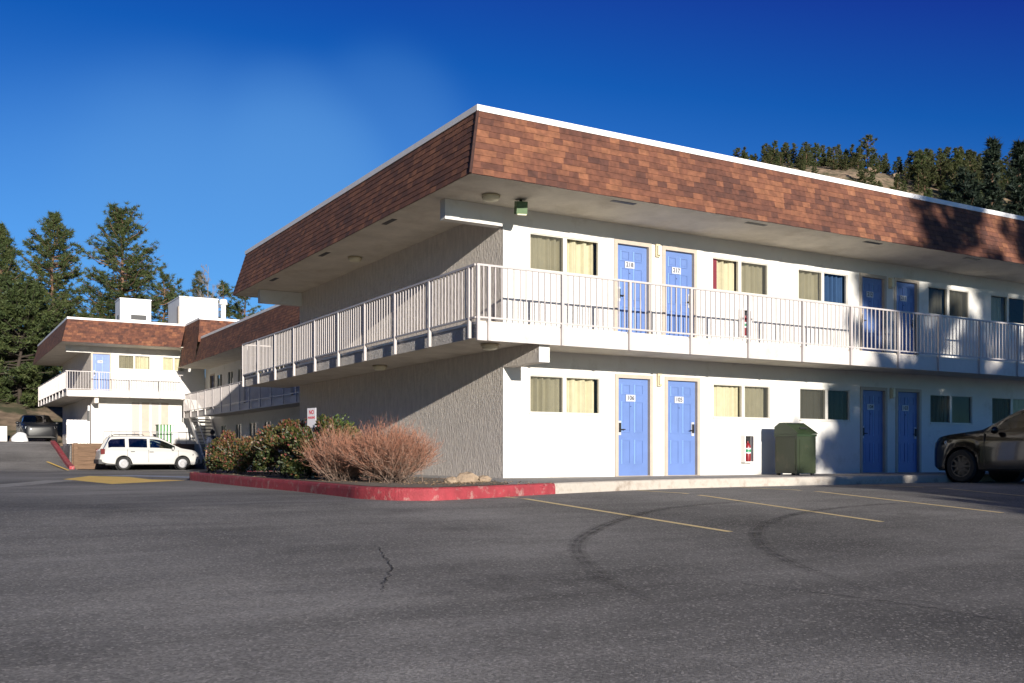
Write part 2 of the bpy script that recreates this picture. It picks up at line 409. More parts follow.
for ctrl in ([(1.4,-5.6),(-.08,-5.86),(-1.38,-6.32),(-2.8,-7.28),(-3.85,-8.21),(-4.49,-9.0),(-4.96,-9.88),(-5.3,-10.76),(-5.44,-11.5)], [(4.6,-6.5),(3.05,-6.55),(1.61,-6.77),(.08,-7.26),(-1.31,-8.06),(-2.2,-8.86),(-2.93,-9.78),(-3.4,-10.7),(-3.66,-11.52),(-3.71,-12.18)]):
    P = curve_pts(ctrl); n = len(P)
    for off, k_ in ((-.05,.55),(.0,.75),(.05,.6)):      # each pass of the tyre edge fades at its ends
        T = [max(.001, k_*.62*math.sin(math.pi*min(1,(i+.5)/n)**.8)) for i in range(n)]
        strip('skid_mark', offset(P, off), .085-.02*abs(off)*10, M['skid'], .005+off*.02, T)
def crack(ctrl, w, seed):
    rng = random.Random(seed); P = curve_pts(ctrl, 14)
    P = [(x+rng.uniform(-.022,.022), y+rng.uniform(-.022,.022)) for x,y in P]
    mb = MB()
    ws = [w*rng.uniform(.25,1.2)*math.sin(math.pi*(i+.3)/(len(P)))**.5 for i in range(len(P))]
    for i in range(len(P)-1):
        t = Vector((P[i+1][0]-P[i][0], P[i+1][1]-P[i][1])).normalized(); nx, ny = -t.y, t.x
        q = []
        for (x,y), ww in ((P[i],-ws[i]), (P[i+1],-ws[i+1]), (P[i+1],ws[i+1]), (P[i],ws[i])):
            q.append((x+nx*ww, y+ny*ww, ground(x+nx*ww,y+ny*ww)+.006))
        mb.poly(q)
    struct(mb.build('asphalt_crack', M['crack']))
crack([(-6.0,-8.11),(-6.2,-8.74),(-6.39,-9.32),(-6.63,-9.79),(-6.84,-10.19)], .009, 3)
crack([(-4.46,-10.57),(-4.28,-11.1),(-4.02,-11.57),(-3.83,-12.13),(-3.77,-12.64)], .007, 4)
crack([(-6.15,-10.79),(-5.52,-10.78),(-4.68,-10.71)], .004, 6)
mb = MB()
for q in ([(-6.2,12.6),(-5.9,6.6),(-3.75,9.3),(-3.9,9.9),(-4.3,10.9),(-4.15,14.9),(-4.9,17.5)],):
    mb.poly([(x,y,ground(x,y)+.004) for x,y in q])
struct(mb.build('yellow_marking', M['yellow_paint']))
strip('pale_strip', curve_pts([(-13.0,-2.4),(-9.6,3.6),(-8.1,6.2),(-6.3,11.5)],4), .8, M['pale_strip'])
strip('blue_marking', [(-4.0,18.5),(-3.2,15.5),(-2.3,11.6)], .9, M['blue_paint'])
strip('yellow_outline', [(-4.3,36.0),(-3.75,32.6),(-2.2,33.2),(-.6,33.8)], .12, M['yellow_paint'], .006)

# ------------------------------------------------------------------ text
def text_mesh(txt, size):
    cu = bpy.data.curves.new('t', 'FONT'); cu.body = txt; cu.size = size; cu.align_x = 'CENTER'; cu.align_y = 'CENTER'; cu.extrude = .001; cu.offset = size*.022; cu.resolution_u = 3
    o = bpy.data.objects.new('t', cu); COL.objects.link(o); bpy.context.view_layer.update()
    dg = bpy.context.evaluated_depsgraph_get(); me = o.evaluated_get(dg).to_mesh()
    V = [tuple(v.co) for v in me.vertices]; F = [tuple(p.vertices) for p in me.polygons]
    o.evaluated_get(dg).to_mesh_clear(); bpy.data.objects.remove(o); bpy.data.curves.remove(cu)
    return V, F
def add_text(mb, txt, size, c, mi=1):
    """text standing in the local x-z plane, read from -y"""
    V, F = text_mesh(txt, size); n = mb.addv([(c[0]+v[0], c[1]-v[2], c[2]+v[1]) for v in V])
    k = mb.cur; mb.cur = mi
    for f in F: mb.face([n+i for i in f])
    mb.cur = k

# ------------------------------------------------------------------ facade pieces (local frame: x along the wall, y into the wall, z up)
def frame_matrix(o, face='front'):
    if face == 'front': return Matrix.Translation(o)
    return Matrix.Translation(o) @ Matrix.Rotation(R(-90), 4, 'Z')     # faces -X, x runs towards -Y
def wall_sheet(mb, x0, x1, z0, z1, holes, depth):
    X = sorted(set([x0,x1]+[h[0] for h in holes]+[h[1] for h in holes])); Z = sorted(set([z0,z1]+[h[2] for h in holes]+[h[3] for h in holes]))
    for i in range(len(X)-1):
        for j in range(len(Z)-1):
            cx, cz = (X[i]+X[i+1])/2, (Z[j]+Z[j+1])/2
            if any(h[0]<cx<h[1] and h[2]<cz<h[3] for h in holes): continue
            mb.poly([(X[i],0,Z[j]),(X[i+1],0,Z[j]),(X[i+1],0,Z[j+1]),(X[i],0,Z[j+1])])
    for a,b,c,d in holes:
        mb.poly([(a,0,c),(a,0,d),(a,depth,d),(a,depth,c)]); mb.poly([(b,0,c),(b,depth,c),(b,depth,d),(b,0,d)])
        mb.poly([(a,0,d),(b,0,d),(b,depth,d),(a,depth,d)]); mb.poly([(a,0,c),(a,depth,c),(b,depth,c),(b,0,c)])
def window(par, T, a, b, c, d, kinds=('curtain','curtain'), screen=None, frame='frame', red=False, mull=None):
    """sliding window: frame, pane, curtains, insect screen"""
    w = MB(T); t = .02; y0, y1 = .02, .075
    m = mull if mull else (a+b)/2
    w.box(a,b,y0,y1,c,c+t); w.box(a,b,y0,y1,d-t,d); w.box(a,a+t,y0,y1,c+t,d-t); w.box(b-t,b,y0,y1,c+t,d-t)
    w.box(m-.045,m+.045,y0-.012,y1,c+t,d-t)
    w.box(a-.02,b+.02,-.025,.02,c-.03,c)      # sill
    wo = w.build('window', M[frame], par)
    g = MB(T); g.poly([(a+t,.055,c+t),(m-.045,.055,c+t),(m-.045,.055,d-t),(a+t,.055,d-t)]); g.poly([(m+.045,.048,c+t),(b-t,.048,c+t),(b-t,.048,d-t),(m+.045,.048,d-t)])
    g.build('pane', M['glass'], wo)
    rng = random.Random(int(a*100)+int(c*37)+int(T.translation.x*11+T.translation.y*7))
    for (s, e), k in zip(((a+t,m-.03),(m+.03,b-t)), kinds):
        q = MB(T)
        if k == 'dark': q.poly([(s,.9,c),(e,.9,c),(e,.9,d),(s,.9,d)]); q.build('dark_interior', M['dark_room'], wo); continue
        n = 40; ph = rng.uniform(0,6)
        f = rng.uniform(27,36)
        P = []
        for i in range(n+1):
            x = s+(e-s)*i/n; P.append((x, .17+.05*math.sin(f*(x-s)+ph+1.6*math.sin(7*(x-s)+ph))*(.65+.35*math.sin(4*x+ph))+.008*math.sin(90*x)))
        q.smooth = True
        for i in range(n):
            q.poly([(P[i][0],P[i][1],c),(P[i+1][0],P[i+1][1],c),(P[i+1][0],P[i+1][1],d),(P[i][0],P[i][1],d)])
        q.build('curtain', M[k], wo)
    if red:
        q = MB(T); q.box(a+t, a+t+.17, .09, .1, c+t, d-t); q.build('red_drape', M['curtain_red'], wo)
    if screen is not None:
        s, e = ((a+t,m-.045),(m+.045,b-t))[screen]
        q = MB(T); q.poly([(s,.03,c+t),(e,.03,c+t),(e,.03,d-t),(s,.03,d-t)]); q.build('insect_screen', M['screen'], wo)
    return (a,b,c,d)
def door(par, T, a, b, c, d, num=None, handle='l', m='door'):
    D = MB(T); y = .06; t = .032
    D.box(a+t, b-t, y, y+.045, c+.012, d-t)
    W, H = (b-a-2*t), (d-t-c-.012)
    for i in (0,1):
        x0 = a+t+W*(.15 if i == 0 else .56); x1 = x0+W*.29
        for f0, f1 in ((.06,.165),(.235,.555),(.63,.88)):
            z1, z0 = c+.012+H*(1-f0), c+.012+H*(1-f1)
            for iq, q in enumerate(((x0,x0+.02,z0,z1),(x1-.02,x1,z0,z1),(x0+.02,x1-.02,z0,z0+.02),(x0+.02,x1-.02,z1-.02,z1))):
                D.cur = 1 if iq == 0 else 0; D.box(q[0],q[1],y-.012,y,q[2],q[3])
            D.cur = 0
            D.box(x0+.045,x1-.045,y-.007,y,z0+.045,z1-.045)
    do = D.build('door', [M[m], M['door_highlight'] if m == 'door' else M[m]], par)
    F = MB(T)
    F.box(a-.045,a+t,-.022,.075,c,d+.045); F.box(b-t,b+.045,-.022,.075,c,d+.045); F.box(a+t,b-t,-.022,.075,d-t,d+.045)
    F.box(a+t,b-t,-.01,.1,c,c+.011)
    F.build('door_frame', M['casing'], do)
    hx = a+t+.075 if handle == 'l' else b-t-.075
    h = MB(T); h.box(hx-.035,hx+.035,y-.018,y-.0005,c+.84,c+1.13)
    h.cur = 1; h.box(hx-.024,hx+.024,y-.045,y-.018,c+.90,c+1.09)
    sx = 1 if handle == 'l' else -1
    h.tube([(hx,y-.05,c+.955),(hx+sx*.11,y-.06,c+.955)],.012,6)
    h.build('handle', [M['plate'], M['black']], do)
    if num:
        n = MB(T); cx, cz = a+t+W*.44, c+H*.805
        n.box(cx-.12,cx+.12,y-.018,y-.012,cz-.068,cz+.068); n.cur = 1; n.lathe([(.012,-.018),(.012,0)],8,'y',(cx,y,cz-.17)); n.cur = 0
        add_text(n, num, .125, (cx, y-.0195, cz), 1)
        n.build('number_plate', [M['plate'], M['ink']], do)
    return (a,b,c,d)

def shingle_face(mb, P0, P1, Q0, Q1, rng, ch=.122, cw=.22, white=None):
    """shingle courses over the mansard quad P0-P1 (eaves) to Q0-Q1 (top)"""
    P0,P1,Q0,Q1 = map(Vector,(P0,P1,Q0,Q1)); n = (P1-P0).cross(Q0-P0).normalized()
    mb.ct = .1; mb.poly([P0,P1,Q1,Q0])
    rows = max(1, round((Q0-P0).length/ch)); prev = {}
    for r in range(rows):
        v0, v1 = r/rows, min((r+1.12)/rows, 1)
        A0, B0 = P0.lerp(Q0,v0), P1.lerp(Q1,v0); A1, B1 = P0.lerp(Q0,v1), P1.lerp(Q1,v1)
        Lb = (B0-A0).length; x = -rng.uniform(0,cw)
        while x < Lb:
            w = cw*rng.uniform(.75,1.25); s0, s1 = max(x,0)/Lb, min(x+w,Lb)/Lb; x += w
            if s1-s0 < .001: continue
            key = (r-1, int(s0*Lb/.9)); base = prev.get(key, rng.random()); tone = min(.9, max(0, .38*base + .62*rng.random()))
            prev[(r, int(s0*Lb/.9))] = tone
            if white and rng.random() < white(s0*Lb, v0): tone = rng.uniform(.93,1)
            mb.ct = tone
            a, b = A0.lerp(B0,s0)+n*.014, A0.lerp(B0,s1)+n*.014; c, d = A1.lerp(B1,s1)+n*.003, A1.lerp(B1,s0)+n*.003
            e = n*.0; dn = (P0-Q0).normalized()*rng.uniform(0,.012)
            a = a+dn; b = b+dn
            mb.poly([a,b,c,d])
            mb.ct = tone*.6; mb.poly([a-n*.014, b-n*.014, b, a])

def railing(par, path, z, rng, first=.3, bay=1.5, h=.975, post_bottom=-.30, out=.0, posts=None, step=.125, name='balcony_railing', mt='rail_paint', bal=.018):
    """straight run of balcony railing from path[0] to path[1] (x, y)"""
    a, b = Vector((*path[0],0)), Vector((*path[1],0)); L = (b-a).length; T = Matrix.Translation((a.x,a.y,z)) @ Matrix.Rotation(math.atan2(b.y-a.y,b.x-a.x),4,'Z')
    r = MB(T); r.box(0,L,-.022,.022,h-.035,h)
    ro = r.build(name, M[mt], par)
    q = MB(T); q.box(0,L,-.015,.015,.055,.085); q.build('bottom_rail', M[mt], ro)
    P = posts if posts is not None else [first+bay*i for i in range(int((L-first)/bay)+1)]
    for p in P:
        k = MB(T); k.box(p-.026,p+.026,-.026,.026,post_bottom,h-.035); k.build('post', M[mt], ro)
    edges = [0]+P+[L]
    g = MB(T)
    for i in range(len(edges)-1):
        s, e = edges[i], edges[i+1]
        n = max(1, round((e-s)/step))
        for j in range(1, n):
            x = s+(e-s)*j/n+rng.uniform(-.004,.004); g.box(x-bal/2,x+bal/2,-bal/2,bal/2,.085,h-.035)
    if g.v: g.build('balusters', M[mt], ro)
    return ro

rng = random.Random(11)
# ------------------------------------------------------------------ the front block
Z1, SOF, TOP, SB = 2.72, 5.115, 6.36, 2.44
XE = 22.4
bld = tag(empty('motel_building', (0,0,0)), 'white two storey motel block with brown shingled roof and numbered blue doors, nearest the viewer', 'building')
T0 = frame_matrix((0,0,0))
holes = []; MOD = 7.27
def add_w(*a, **k): holes.append(a[:4]); window(bld, T0, *a, **k)
def add_d(*a, **k): holes.append(a[:4]); door(bld, T0, *a, **k)
add_w(.60,2.25,1.25,1.97,('curtain','curtain'),screen=0, mull=1.40)
add_w(.60,2.23,4.0,4.70,('curtain','curtain'),screen=0, mull=1.41)
add_w(5.25,6.92,1.25,1.97,('curtain','curtain'),screen=1, mull=6.12)
add_w(5.23,6.87,4.0,4.70,('curtain','curtain'),screen=1, red=True, mull=6.02)
add_w(7.87,9.53,1.25,1.97,('curtain_shaded','curtain_shaded'),screen=0, mull=8.75)
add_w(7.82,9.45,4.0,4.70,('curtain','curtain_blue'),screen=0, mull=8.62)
add_w(12.5,14.2,1.25,1.97,('curtain_shaded','dark'),screen=0, mull=13.33)
add_w(12.43,14.07,4.0,4.70,('curtain_shaded','curtain_shaded'),screen=1, mull=13.22)
add_w(15.05,16.8,1.25,1.97,('curtain_shaded','curtain'),screen=0)
add_w(15.0,16.6,4.0,4.70,('curtain','dark'), mull=15.75)
for k, (n1, n2, n3, n4) in enumerate((('106','105','218','217'),('104','103','212','211'),(None,)*4)):
    s = MOD*k
    add_d(2.66+s,3.53+s,0,2.03,n1,'l'); add_d(3.94+s,4.81+s,0,2.03,n2,'r')
    add_d(2.64+s,3.50+s,Z1,Z1+2.03,n3,'l'); add_d(3.88+s,4.72+s,Z1,Z1+2.03,n4,'r')
w = MB(T0)
wall_sheet(w, 0, XE, 0, SB, [h for h in holes if h[3] < SB], .09)
wall_sheet(w, 0, XE, Z1, SOF, [h for h in holes if h[3] > SB], .09)
w.build('front_wall', M['white_wall'], bld)
w = MB(); w.poly([(0.004,11.75,0),(0.004,0.002,0),(0.004,0.002,SB),(0.004,11.75,SB)]); w.poly([(0.004,11.75,Z1),(0.004,0.002,Z1),(0.004,0.002,SOF),(0.004,11.75,SOF)])
w.M = None
w.box(0,.22,-1.26,-.002,2.09,SB-.002)                          # cantilever beam under the balcony
w.build('side_wall', M['grey_stucco'], bld)
w = MB(); w.box(-.003,.223,-1.275,-1.262,2.087,SB-.002)
w.build('beam_end', M['white_wall'], bld)
w = MB(); w.poly([(XE,0,0),(XE,11.75,0),(XE,11.75,SOF),(XE,0,SOF)]); w.poly([(XE,11.75,0),(0.004,11.75,0),(0.004,11.75,SOF),(XE,11.75,SOF)]); w.box(.3,XE-.3,1.0,1.05,0,SB); w.box(.3,XE-.3,1.0,1.05,Z1,SOF)
w.build('back_wall', M['white_wall'], bld)
w = MB(); w.box(-1.22,-.002,0.0,.2,4.745,SOF-.003); w.build('header_beam', M['white_wall'], bld)
w = MB(); w.box(-1.22,-.002,11.55,11.75,4.745,SOF-.003); w.build('header_beam', M['white_wall'], bld)
# roof
A, B_, I = 1.59, 1.66, .31
YB = 13.05
sh = MB()
def whites(x, v): return .22 if (x < .5 and v > .55) else (.004 if v < .12 else 0)
E0, E1, E2, E3 = (-A,-B_,SOF), (XE+1.5,-B_,SOF), (XE+1.5,YB,SOF), (-A,YB,SOF)
U0, U1, U2, U3 = (-A+I,-B_+I,TOP-.06), (XE+1.5-I,-B_+I,TOP-.06), (XE+1.5-I,YB-I,TOP-.06), (-A+I,YB-I,TOP-.06)
shingle_face(sh, E0,E1,U0,U1, random.Random(1))
shingle_face(sh, E3,E0,U3,U0, random.Random(2))
shingle_face(sh, E2,E3,U2,U3, random.Random(3))
roof = sh.build('roof', M['shingle'], bld)
tr = MB()
x0,y0,x1,y1 = -A+I-.03, -B_+I-.03, XE+1.5-I+.03, YB-I+.03
tr.box(x0,x1,y0,y0+.14,TOP-.07,TOP+.035); tr.box(x0,x0+.14,y0+.14,y1-.14,TOP-.07,TOP+.035); tr.box(x0,x1,y1-.14,y1,TOP-.07,TOP+.035)
tr.build('roof_trim', M['white_paint'], roof)
tr = MB(); tr.poly([(x0+.1,y0+.1,TOP-.03),(x1-.1,y0+.1,TOP-.03),(x1-.1,y1-.1,TOP-.03),(x0+.1,y1-.1,TOP-.03)]); tr.build('flat_deck', M['roof_flat'], roof)
s = MB(); s.box(-A+.02,XE+1.48,-B_+.02,YB-.02,SOF,SOF+.03); s.build('soffit', M['soffit'], roof)
for x, y, r90 in ((1.75,-1.42,0),(5.1,-1.42,0),(8.6,-1.42,0),(12.1,-1.42,0),(15.6,-1.42,0),(-1.36,2.2,1),(-1.36,5.95,1),(-1.36,9.8,1)):
    v = MB(); a, b = (.27,.055) if not r90 else (.055,.27)
    v.box(x-a,x+a,y-b,y+b,SOF-.006,SOF-.001); v.build('soffit_vent', M['black'], roof)
# hip ridge caps
v = MB(); v.tube([(-A-.005,-B_-.005,SOF),(-A+I-.005,-B_+I-.005,TOP-.06)],.028,6); v.build('hip_cap', mat('hip_shingle',(.05,.022,.018),.9,.3,12), roof)
# balcony
bal = MB()
bal.box(-1.26,XE,-1.40,0,SB,Z1); bal.box(-1.26,0,.001,12.79,SB,Z1)
balc = bal.build('balcony', M['soffit'], bld)
f = MB(); f.box(-1.28,XE,-1.425,-1.401,2.385,Z1-.03); f.build('front_fascia', M['fascia'], balc)
f = MB(); f.box(-1.285,-1.262,-1.40,12.79,2.44,Z1-.055); f.build('side_fascia', M['grey_side'], balc)
f = MB(); f.box(-1.30,-1.262,-1.39,12.79,Z1-.05,Z1-.004); f.build('deck_edge', M['white_paint'], balc)
f = MB(); f.box(-1.26,0,12.791,12.81,2.44,Z1); f.build('end_fascia', M['fascia'], balc)
rr = random.Random(5)
railing(bld, ((-1.36,-1.45),(XE,-1.45)), Z1-.02, rr, posts=[.03,.24,1.74,3.24,4.72,6.23,7.76,9.23,10.79,12.2,13.73,15.25,16.75,18.25,19.75,21.25], post_bottom=-.32)
railing(bld, ((-1.365,12.79),(-1.365,-1.425)), Z1-.02, rr, posts=[.03]+[1.555*i for i in range(1,9)]+[13.99], post_bottom=-.27)
railing(bld, ((-1.34,12.80),(-.02,12.80)), Z1-.02, rr, posts=[], post_bottom=-.27)

# fixtures on the front block
def wall_lamp(x, z, label):
    o = empty('wall_lamp', (x,0,z)); tag(o, label, 'lamp', 'wall lamps between the blue doors')
    b = MB(); b.box(-.055,.055,-.055,-.001,-.13,.13); b.build('housing', M['lamp_body'], o)
    d = MB(); d.box(-.04,.04,-.10,-.056,-.10,.09); d.build('diffuser', M['lamp_glass'], o); return o
wall_lamp(3.735,1.99,'tan box lamp on white wall between lower doors 106 and 105')
wall_lamp(3.69,4.67,'tan box lamp on white wall between upper doors 218 and 217')
wall_lamp(3.735+MOD,1.95,'tan box lamp between the two lower doors in tree shade beside the dark car')
wall_lamp(3.69+MOD,4.64,'tan box lamp on upper wall between doors 212 and 211')
def ceiling_lamp(x, y, z, label):
    o = empty('ceiling_lamp', (x,y,z)); tag(o, label, 'lamp', 'round lamps under the soffits')
    b = MB(); b.smooth = True; b.lathe([(.001,-.012),(.17,-.012),(.18,-.03),(.17,-.045)],8); b.build('base_ring', M['lamp_body'], o)
    d = MB(); d.smooth = True; d.lathe([(.16,-.045),(.15,-.09),(.09,-.115),(.001,-.12)],8); d.build('diffuser', M['lamp_glass'], o)
ceiling_lamp(-.61,-.62,SOF,'drum lamp under the roof soffit at the near building corner')
ceiling_lamp(-.62,5.89,SOF,'drum lamp under the side roof soffit above the shaded railing')
ceiling_lamp(-.62,-.6,SB,'drum lamp under the balcony at the near building corner')
ceiling_lamp(-.62,4.4,SB,'drum lamp under the side balcony above the bushes')
o = empty('floodlight', (.02,-.62,4.98)); tag(o, 'small green box floodlight hanging below the roof soffit near the corner', 'lamp')
b = MB(Matrix.Rotation(R(-18),4,'Z') @ Matrix.Rotation(R(14),4,'X')); b.box(-.10,.10,-.11,.11,-.13,.10); b.build('housing', M['flood'], o)
b = MB(Matrix.Rotation(R(-18),4,'Z') @ Matrix.Rotation(R(14),4,'X')); b.box(-.085,.085,-.125,-.112,-.145,-.122); b.build('visor', M['lamp_glass'], o)
b = MB(); b.box(-.02,.02,-.02,.02,.09,.135); b.build('bracket', M['black'], o)
def extinguisher(x, z, label):
    o = empty('fire_extinguisher_cabinet', (x,0,z)); tag(o, label, 'cabinet', 'extinguisher cabinets on the wall')
    b = MB(); b.box(-.14,.14,-.14,-.12,0,.02); b.box(-.14,.14,-.14,-.12,.58,.60); b.box(-.14,-.12,-.14,-.12,.02,.58); b.box(.12,.14,-.14,-.12,.02,.58); b.box(-.14,.14,-.119,-.001,0,.015); b.box(-.14,.14,-.119,-.001,.585,.6); b.box(-.14,-.128,-.119,-.001,.015,.585); b.box(.128,.14,-.119,-.001,.015,.585)
    b.build('cabinet_shell', M['white_paint'], o)
    b = MB(); b.box(-.127,.127,-.03,-.002,.016,.584); b.build('back_panel', M['black'], o)
    e = MB(); e.smooth = True; e.lathe([(.001,.03),(.065,.03),(.07,.05),(.07,.36),(.05,.41),(.02,.43),(.02,.47)],14,'z',(0,-.075,0)); e.build('extinguisher', M['ext_red'], o, 40)
    e = MB(); e.lathe([(.0715,.20),(.0715,.32)],14,'z',(0,-.075,0)); e.cur = 1; e.lathe([(.0722,.23),(.0722,.29)],14,'z',(0,-.075,0)); e.build('bottle_label', [M['sign_white'], mat('label_green',(.02,.25,.10),.5)], o)
    e = MB(); e.box(-.02,.06,-.085,-.065,.47,.50); e.tube([(.0,-.075,.46),(-.06,-.085,.42),(-.085,-.085,.25),(-.085,-.08,.12)],.01,6); e.build('valve', M['black'], o)
extinguisher(6.17,.27,'glass fronted fire extinguisher cabinet low on white wall beside the green bin')
extinguisher(6.10,Z1+.30,'fire extinguisher cabinet on the upper wall seen through balcony railing')

# ------------------------------------------------------------------ stepped back wing along the courtyard
w2 = tag(empty('motel_wing', (4,25,0)), 'shaded two storey motel wing along the courtyard, stepped back behind the front block', 'building')
def inv(o): return (-o.location.x, -o.location.y, -o.location.z)
class WP:  # parts of a wing keep world coordinates
    pass
w2.location = (0,0,0)
Y0, Y1 = 11.76, 39.6
TB = frame_matrix((4.0,Y1,0), 'side')        # local x = Y1 - Y
hs = []
for a, b, z in ((1.15,2.0,'d'),):
    door(w2, TB, a, b, Z1, Z1+2.03, None, 'l', 'door_dark'); hs.append((a,b,Z1,Z1+2.03))
for a, b in ((2.6,3.55),(4.75,5.7),(6.6,7.4),(9.2,10.6),(12.6,14.0),(16.4,17.8)):
    window(w2, TB, a, b, 3.92, 4.68, ('curtain_grey','curtain'), None, 'frame'); hs.append((a,b,3.92,4.68))
for a, b in ((3.4,4.4),(6.2,7.2),(8.6,9.8),(11.0,12.0),(13.2,14.4),(16.5,18.0),(20.0,21.4)):
    window(w2, TB, a, b, 1.2, 1.97, ('curtain_grey','curtain'), None, 'frame'); hs.append((a,b,1.2,1.97))
for a in (7.7,14.9,18.8):
    door(w2, TB, a, a+.86, Z1, Z1+2.03, None, 'l'); hs.append((a,a+.86,Z1,Z1+2.03))
w = MB(TB); LB = Y1-Y0
wall_sheet(w, 0, LB, -.3, SB, [h for h in hs if h[3] < SB], .09); wall_sheet(w, 0, LB, SB, SOF+1.0, [h for h in hs if h[3] > SB], .09)
w.build('courtyard_wall', M['white_wall'], w2)
w = MB(); w.box(4.9,4.95,Y0,Y1,-.3,SOF); w.build('back_wall', M['white_wall'], w2)
sh = MB(); XB, YJ = 2.34, 34.8
shingle_face(sh, (XB,YJ+.02,SOF),(XB,13.1,SOF),(XB+I,YJ+.02,TOP-.06),(XB+I,13.1,TOP-.06), random.Random(4))
r2 = sh.build('roof', M['shingle'], w2)
t = MB(); t.box(XB+I-.03,XB+I+.11,12.78,YJ,TOP-.07,TOP+.035); t.build('roof_trim', M['white_paint'], r2)
t = MB(); t.poly([(XB+I+.1,12.8,TOP-.03),(14,12.8,TOP-.03),(14,YJ+.4,TOP-.03),(XB+I+.1,YJ+.4,TOP-.03)]); t.build('flat_deck', M['roof_flat'], r2)
t = MB(); t.box(XB+.02,14,13.06,38.9,SOF,SOF+.03); t.build('soffit', M['soffit'], r2)
b = MB(); b.box(2.72,3.999,12.82,36.2,SB,Z1); b.box(2.72,2.9,36.201,38.6,SB,Z1)
bo = b.build('balcony', M['soffit'], w2)
f = MB(); f.box(2.70,2.719,12.82,38.6,2.40,Z1-.03); f.build('front_fascia', M['fascia'], bo)
railing(w2, ((2.63,38.6),(2.63,12.85)), Z1-.02, rr, first=.05, bay=1.55, post_bottom=-.27, step=.14)
# stair down from the wing balcony
st = MB()
n = 15
for i in range(n):
    z = Z1-(i+1)*(Z1+.15)/(n+1); y = 38.4-.235*i
    st.box(2.95,3.85,y-.26,y,z-.05,z)
so = st.build('stair', M['concrete'], w2)
s_ = MB()
for x in (2.86,3.87):
    y_e = 38.4-.235*n
    q = [(38.5,Z1-.32),(38.5,Z1+.02),(y_e,-.10+.12),(y_e,-.35)]
    s_.poly([(x,a,c) for a,c in q]); s_.poly([(x+.06,a,c) for a,c in reversed(q)])
    for i in range(4):
        (a,c),(a2,c2) = q[i],q[(i+1)%4]; s_.poly([(x,a,c),(x,a2,c2),(x+.06,a2,c2),(x+.06,a,c)][::-1])
s_.build('stringer', M['white_paint'], so)
s_ = MB(); s_.tube([(2.89,38.4,Z1+.95),(2.89,34.9,.95),(2.89,34.9,-.15)],.03,6); s_.build('handrail', M['white_paint'], so)

# ------------------------------------------------------------------ far wing across the courtyard head
DZ = 1.02
w3 = tag(empty('motel_wing', (0,0,0)), 'far white motel wing across the courtyard with white rooftop boxes and corner balcony', 'building')
TD = frame_matrix((0,39.66,0)); hd = []
XL, XR, YD = -1.85, 14.0, 39.66
def dd(*a, **k): hd.append(a[:4]); door(w3, TD, *a, **k)
def dw(*a, **k): hd.append(a[:4]); window(w3, TD, *a, **k)
dd(-1.80,-.90,DZ+Z1,DZ+Z1+2.03,'226','l')
dw(-.50,1.09,DZ+4.0,DZ+4.72,('curtain','curtain'),screen=0); dw(1.75,2.9,DZ+4.0,DZ+4.72,('curtain','curtain'))
w = MB(TD)
wall_sheet(w, XL, 4.0, DZ-.3, DZ+SB, [], .09); wall_sheet(w, XL, 4.0, DZ+Z1, DZ+SOF, hd, .09)
w.build('front_wall', M['white_wall'], w3)
for a in (.36,.86,1.36,1.86):
    l = MB(TD); l.box(a-.19,a+.19,-.02,-.001,1.30,3.25); 
    for i in range(26): l.box(a-.16,a+.16,-.035,-.021,1.36+i*.072,1.36+i*.072+.045)
    l.build('louvre_panel', mat('louvre_pink',(.42,.38,.36),.6) if a < .5 or 1 < a < 1.5 else M['casing'], w3)
w = MB(); w.poly([(XL,52,0),(XL,YD+.003,0),(XL,YD+.003,DZ+SB),(XL,52,DZ+SB)]); w.poly([(XL,52,DZ+Z1),(XL,YD+.003,DZ+Z1),(XL,YD+.003,DZ+SOF),(XL,52,DZ+SOF)])
w.poly([(4,52,0),(XL,52,0),(XL,52,DZ+SOF),(4,52,DZ+SOF)]); w.box(XL,XL+.2,YD-1.2,YD-.002,DZ+2.09,DZ+SB-.002)
w.build('side_wall', M['grey_stucco'], w3)
w = MB(); w.box(-3.05,XL-.002,YD,YD+.2,DZ+4.76,DZ+SOF-.003); w.build('header_beam', M['white_wall'], w3)
w = MB(); w.box(XL+.35,3.95,YD+1,YD+1.05,0,DZ+SOF); w.build('inner_wall', M['white_wall'], w3)
sh = MB(); SD, TDp = SOF+DZ, TOP+DZ
a0, yF, yK = -3.44, 38.0, 53.3
shingle_face(sh, (a0,yF,SD),(XB,yF,SD),(a0+I,yF+I,TDp-.06),(XB+I,yF+I,TDp-.06), random.Random(6))
shingle_face(sh, (a0,yK,SD),(a0,yF,SD),(a0+I,yK,TDp-.06),(a0+I,yF+I,TDp-.06), random.Random(7))
shingle_face(sh, (XB,yF+.25,SOF),(XB,YJ,SOF),(XB+I,yF+I,TDp-.06),(XB+I,YJ+I,TDp-.06), random.Random(8))
shingle_face(sh, (XB+.14,YJ,SD),(16,YJ,SD),(XB+I,YJ+I,TDp-.06),(16,YJ+I,TDp-.06), random.Random(9))
r3 = sh.build('roof', M['shingle'], w3)
t = MB(); h0, h1 = TDp-.07, TDp+.035
t.box(a0+I-.03,XB+I-.03,yF+I-.03,yF+I+.1,h0,h1); t.box(a0+I-.03,a0+I+.1,yF+I+.101,yK,h0,h1); t.box(XB+I-.03,XB+I+.1,YJ+I-.03,yF+I+.1,h0,h1); t.box(XB+I+.101,16,YJ+I-.03,YJ+I+.1,h0,h1)
t.build('roof_trim', M['white_paint'], r3)
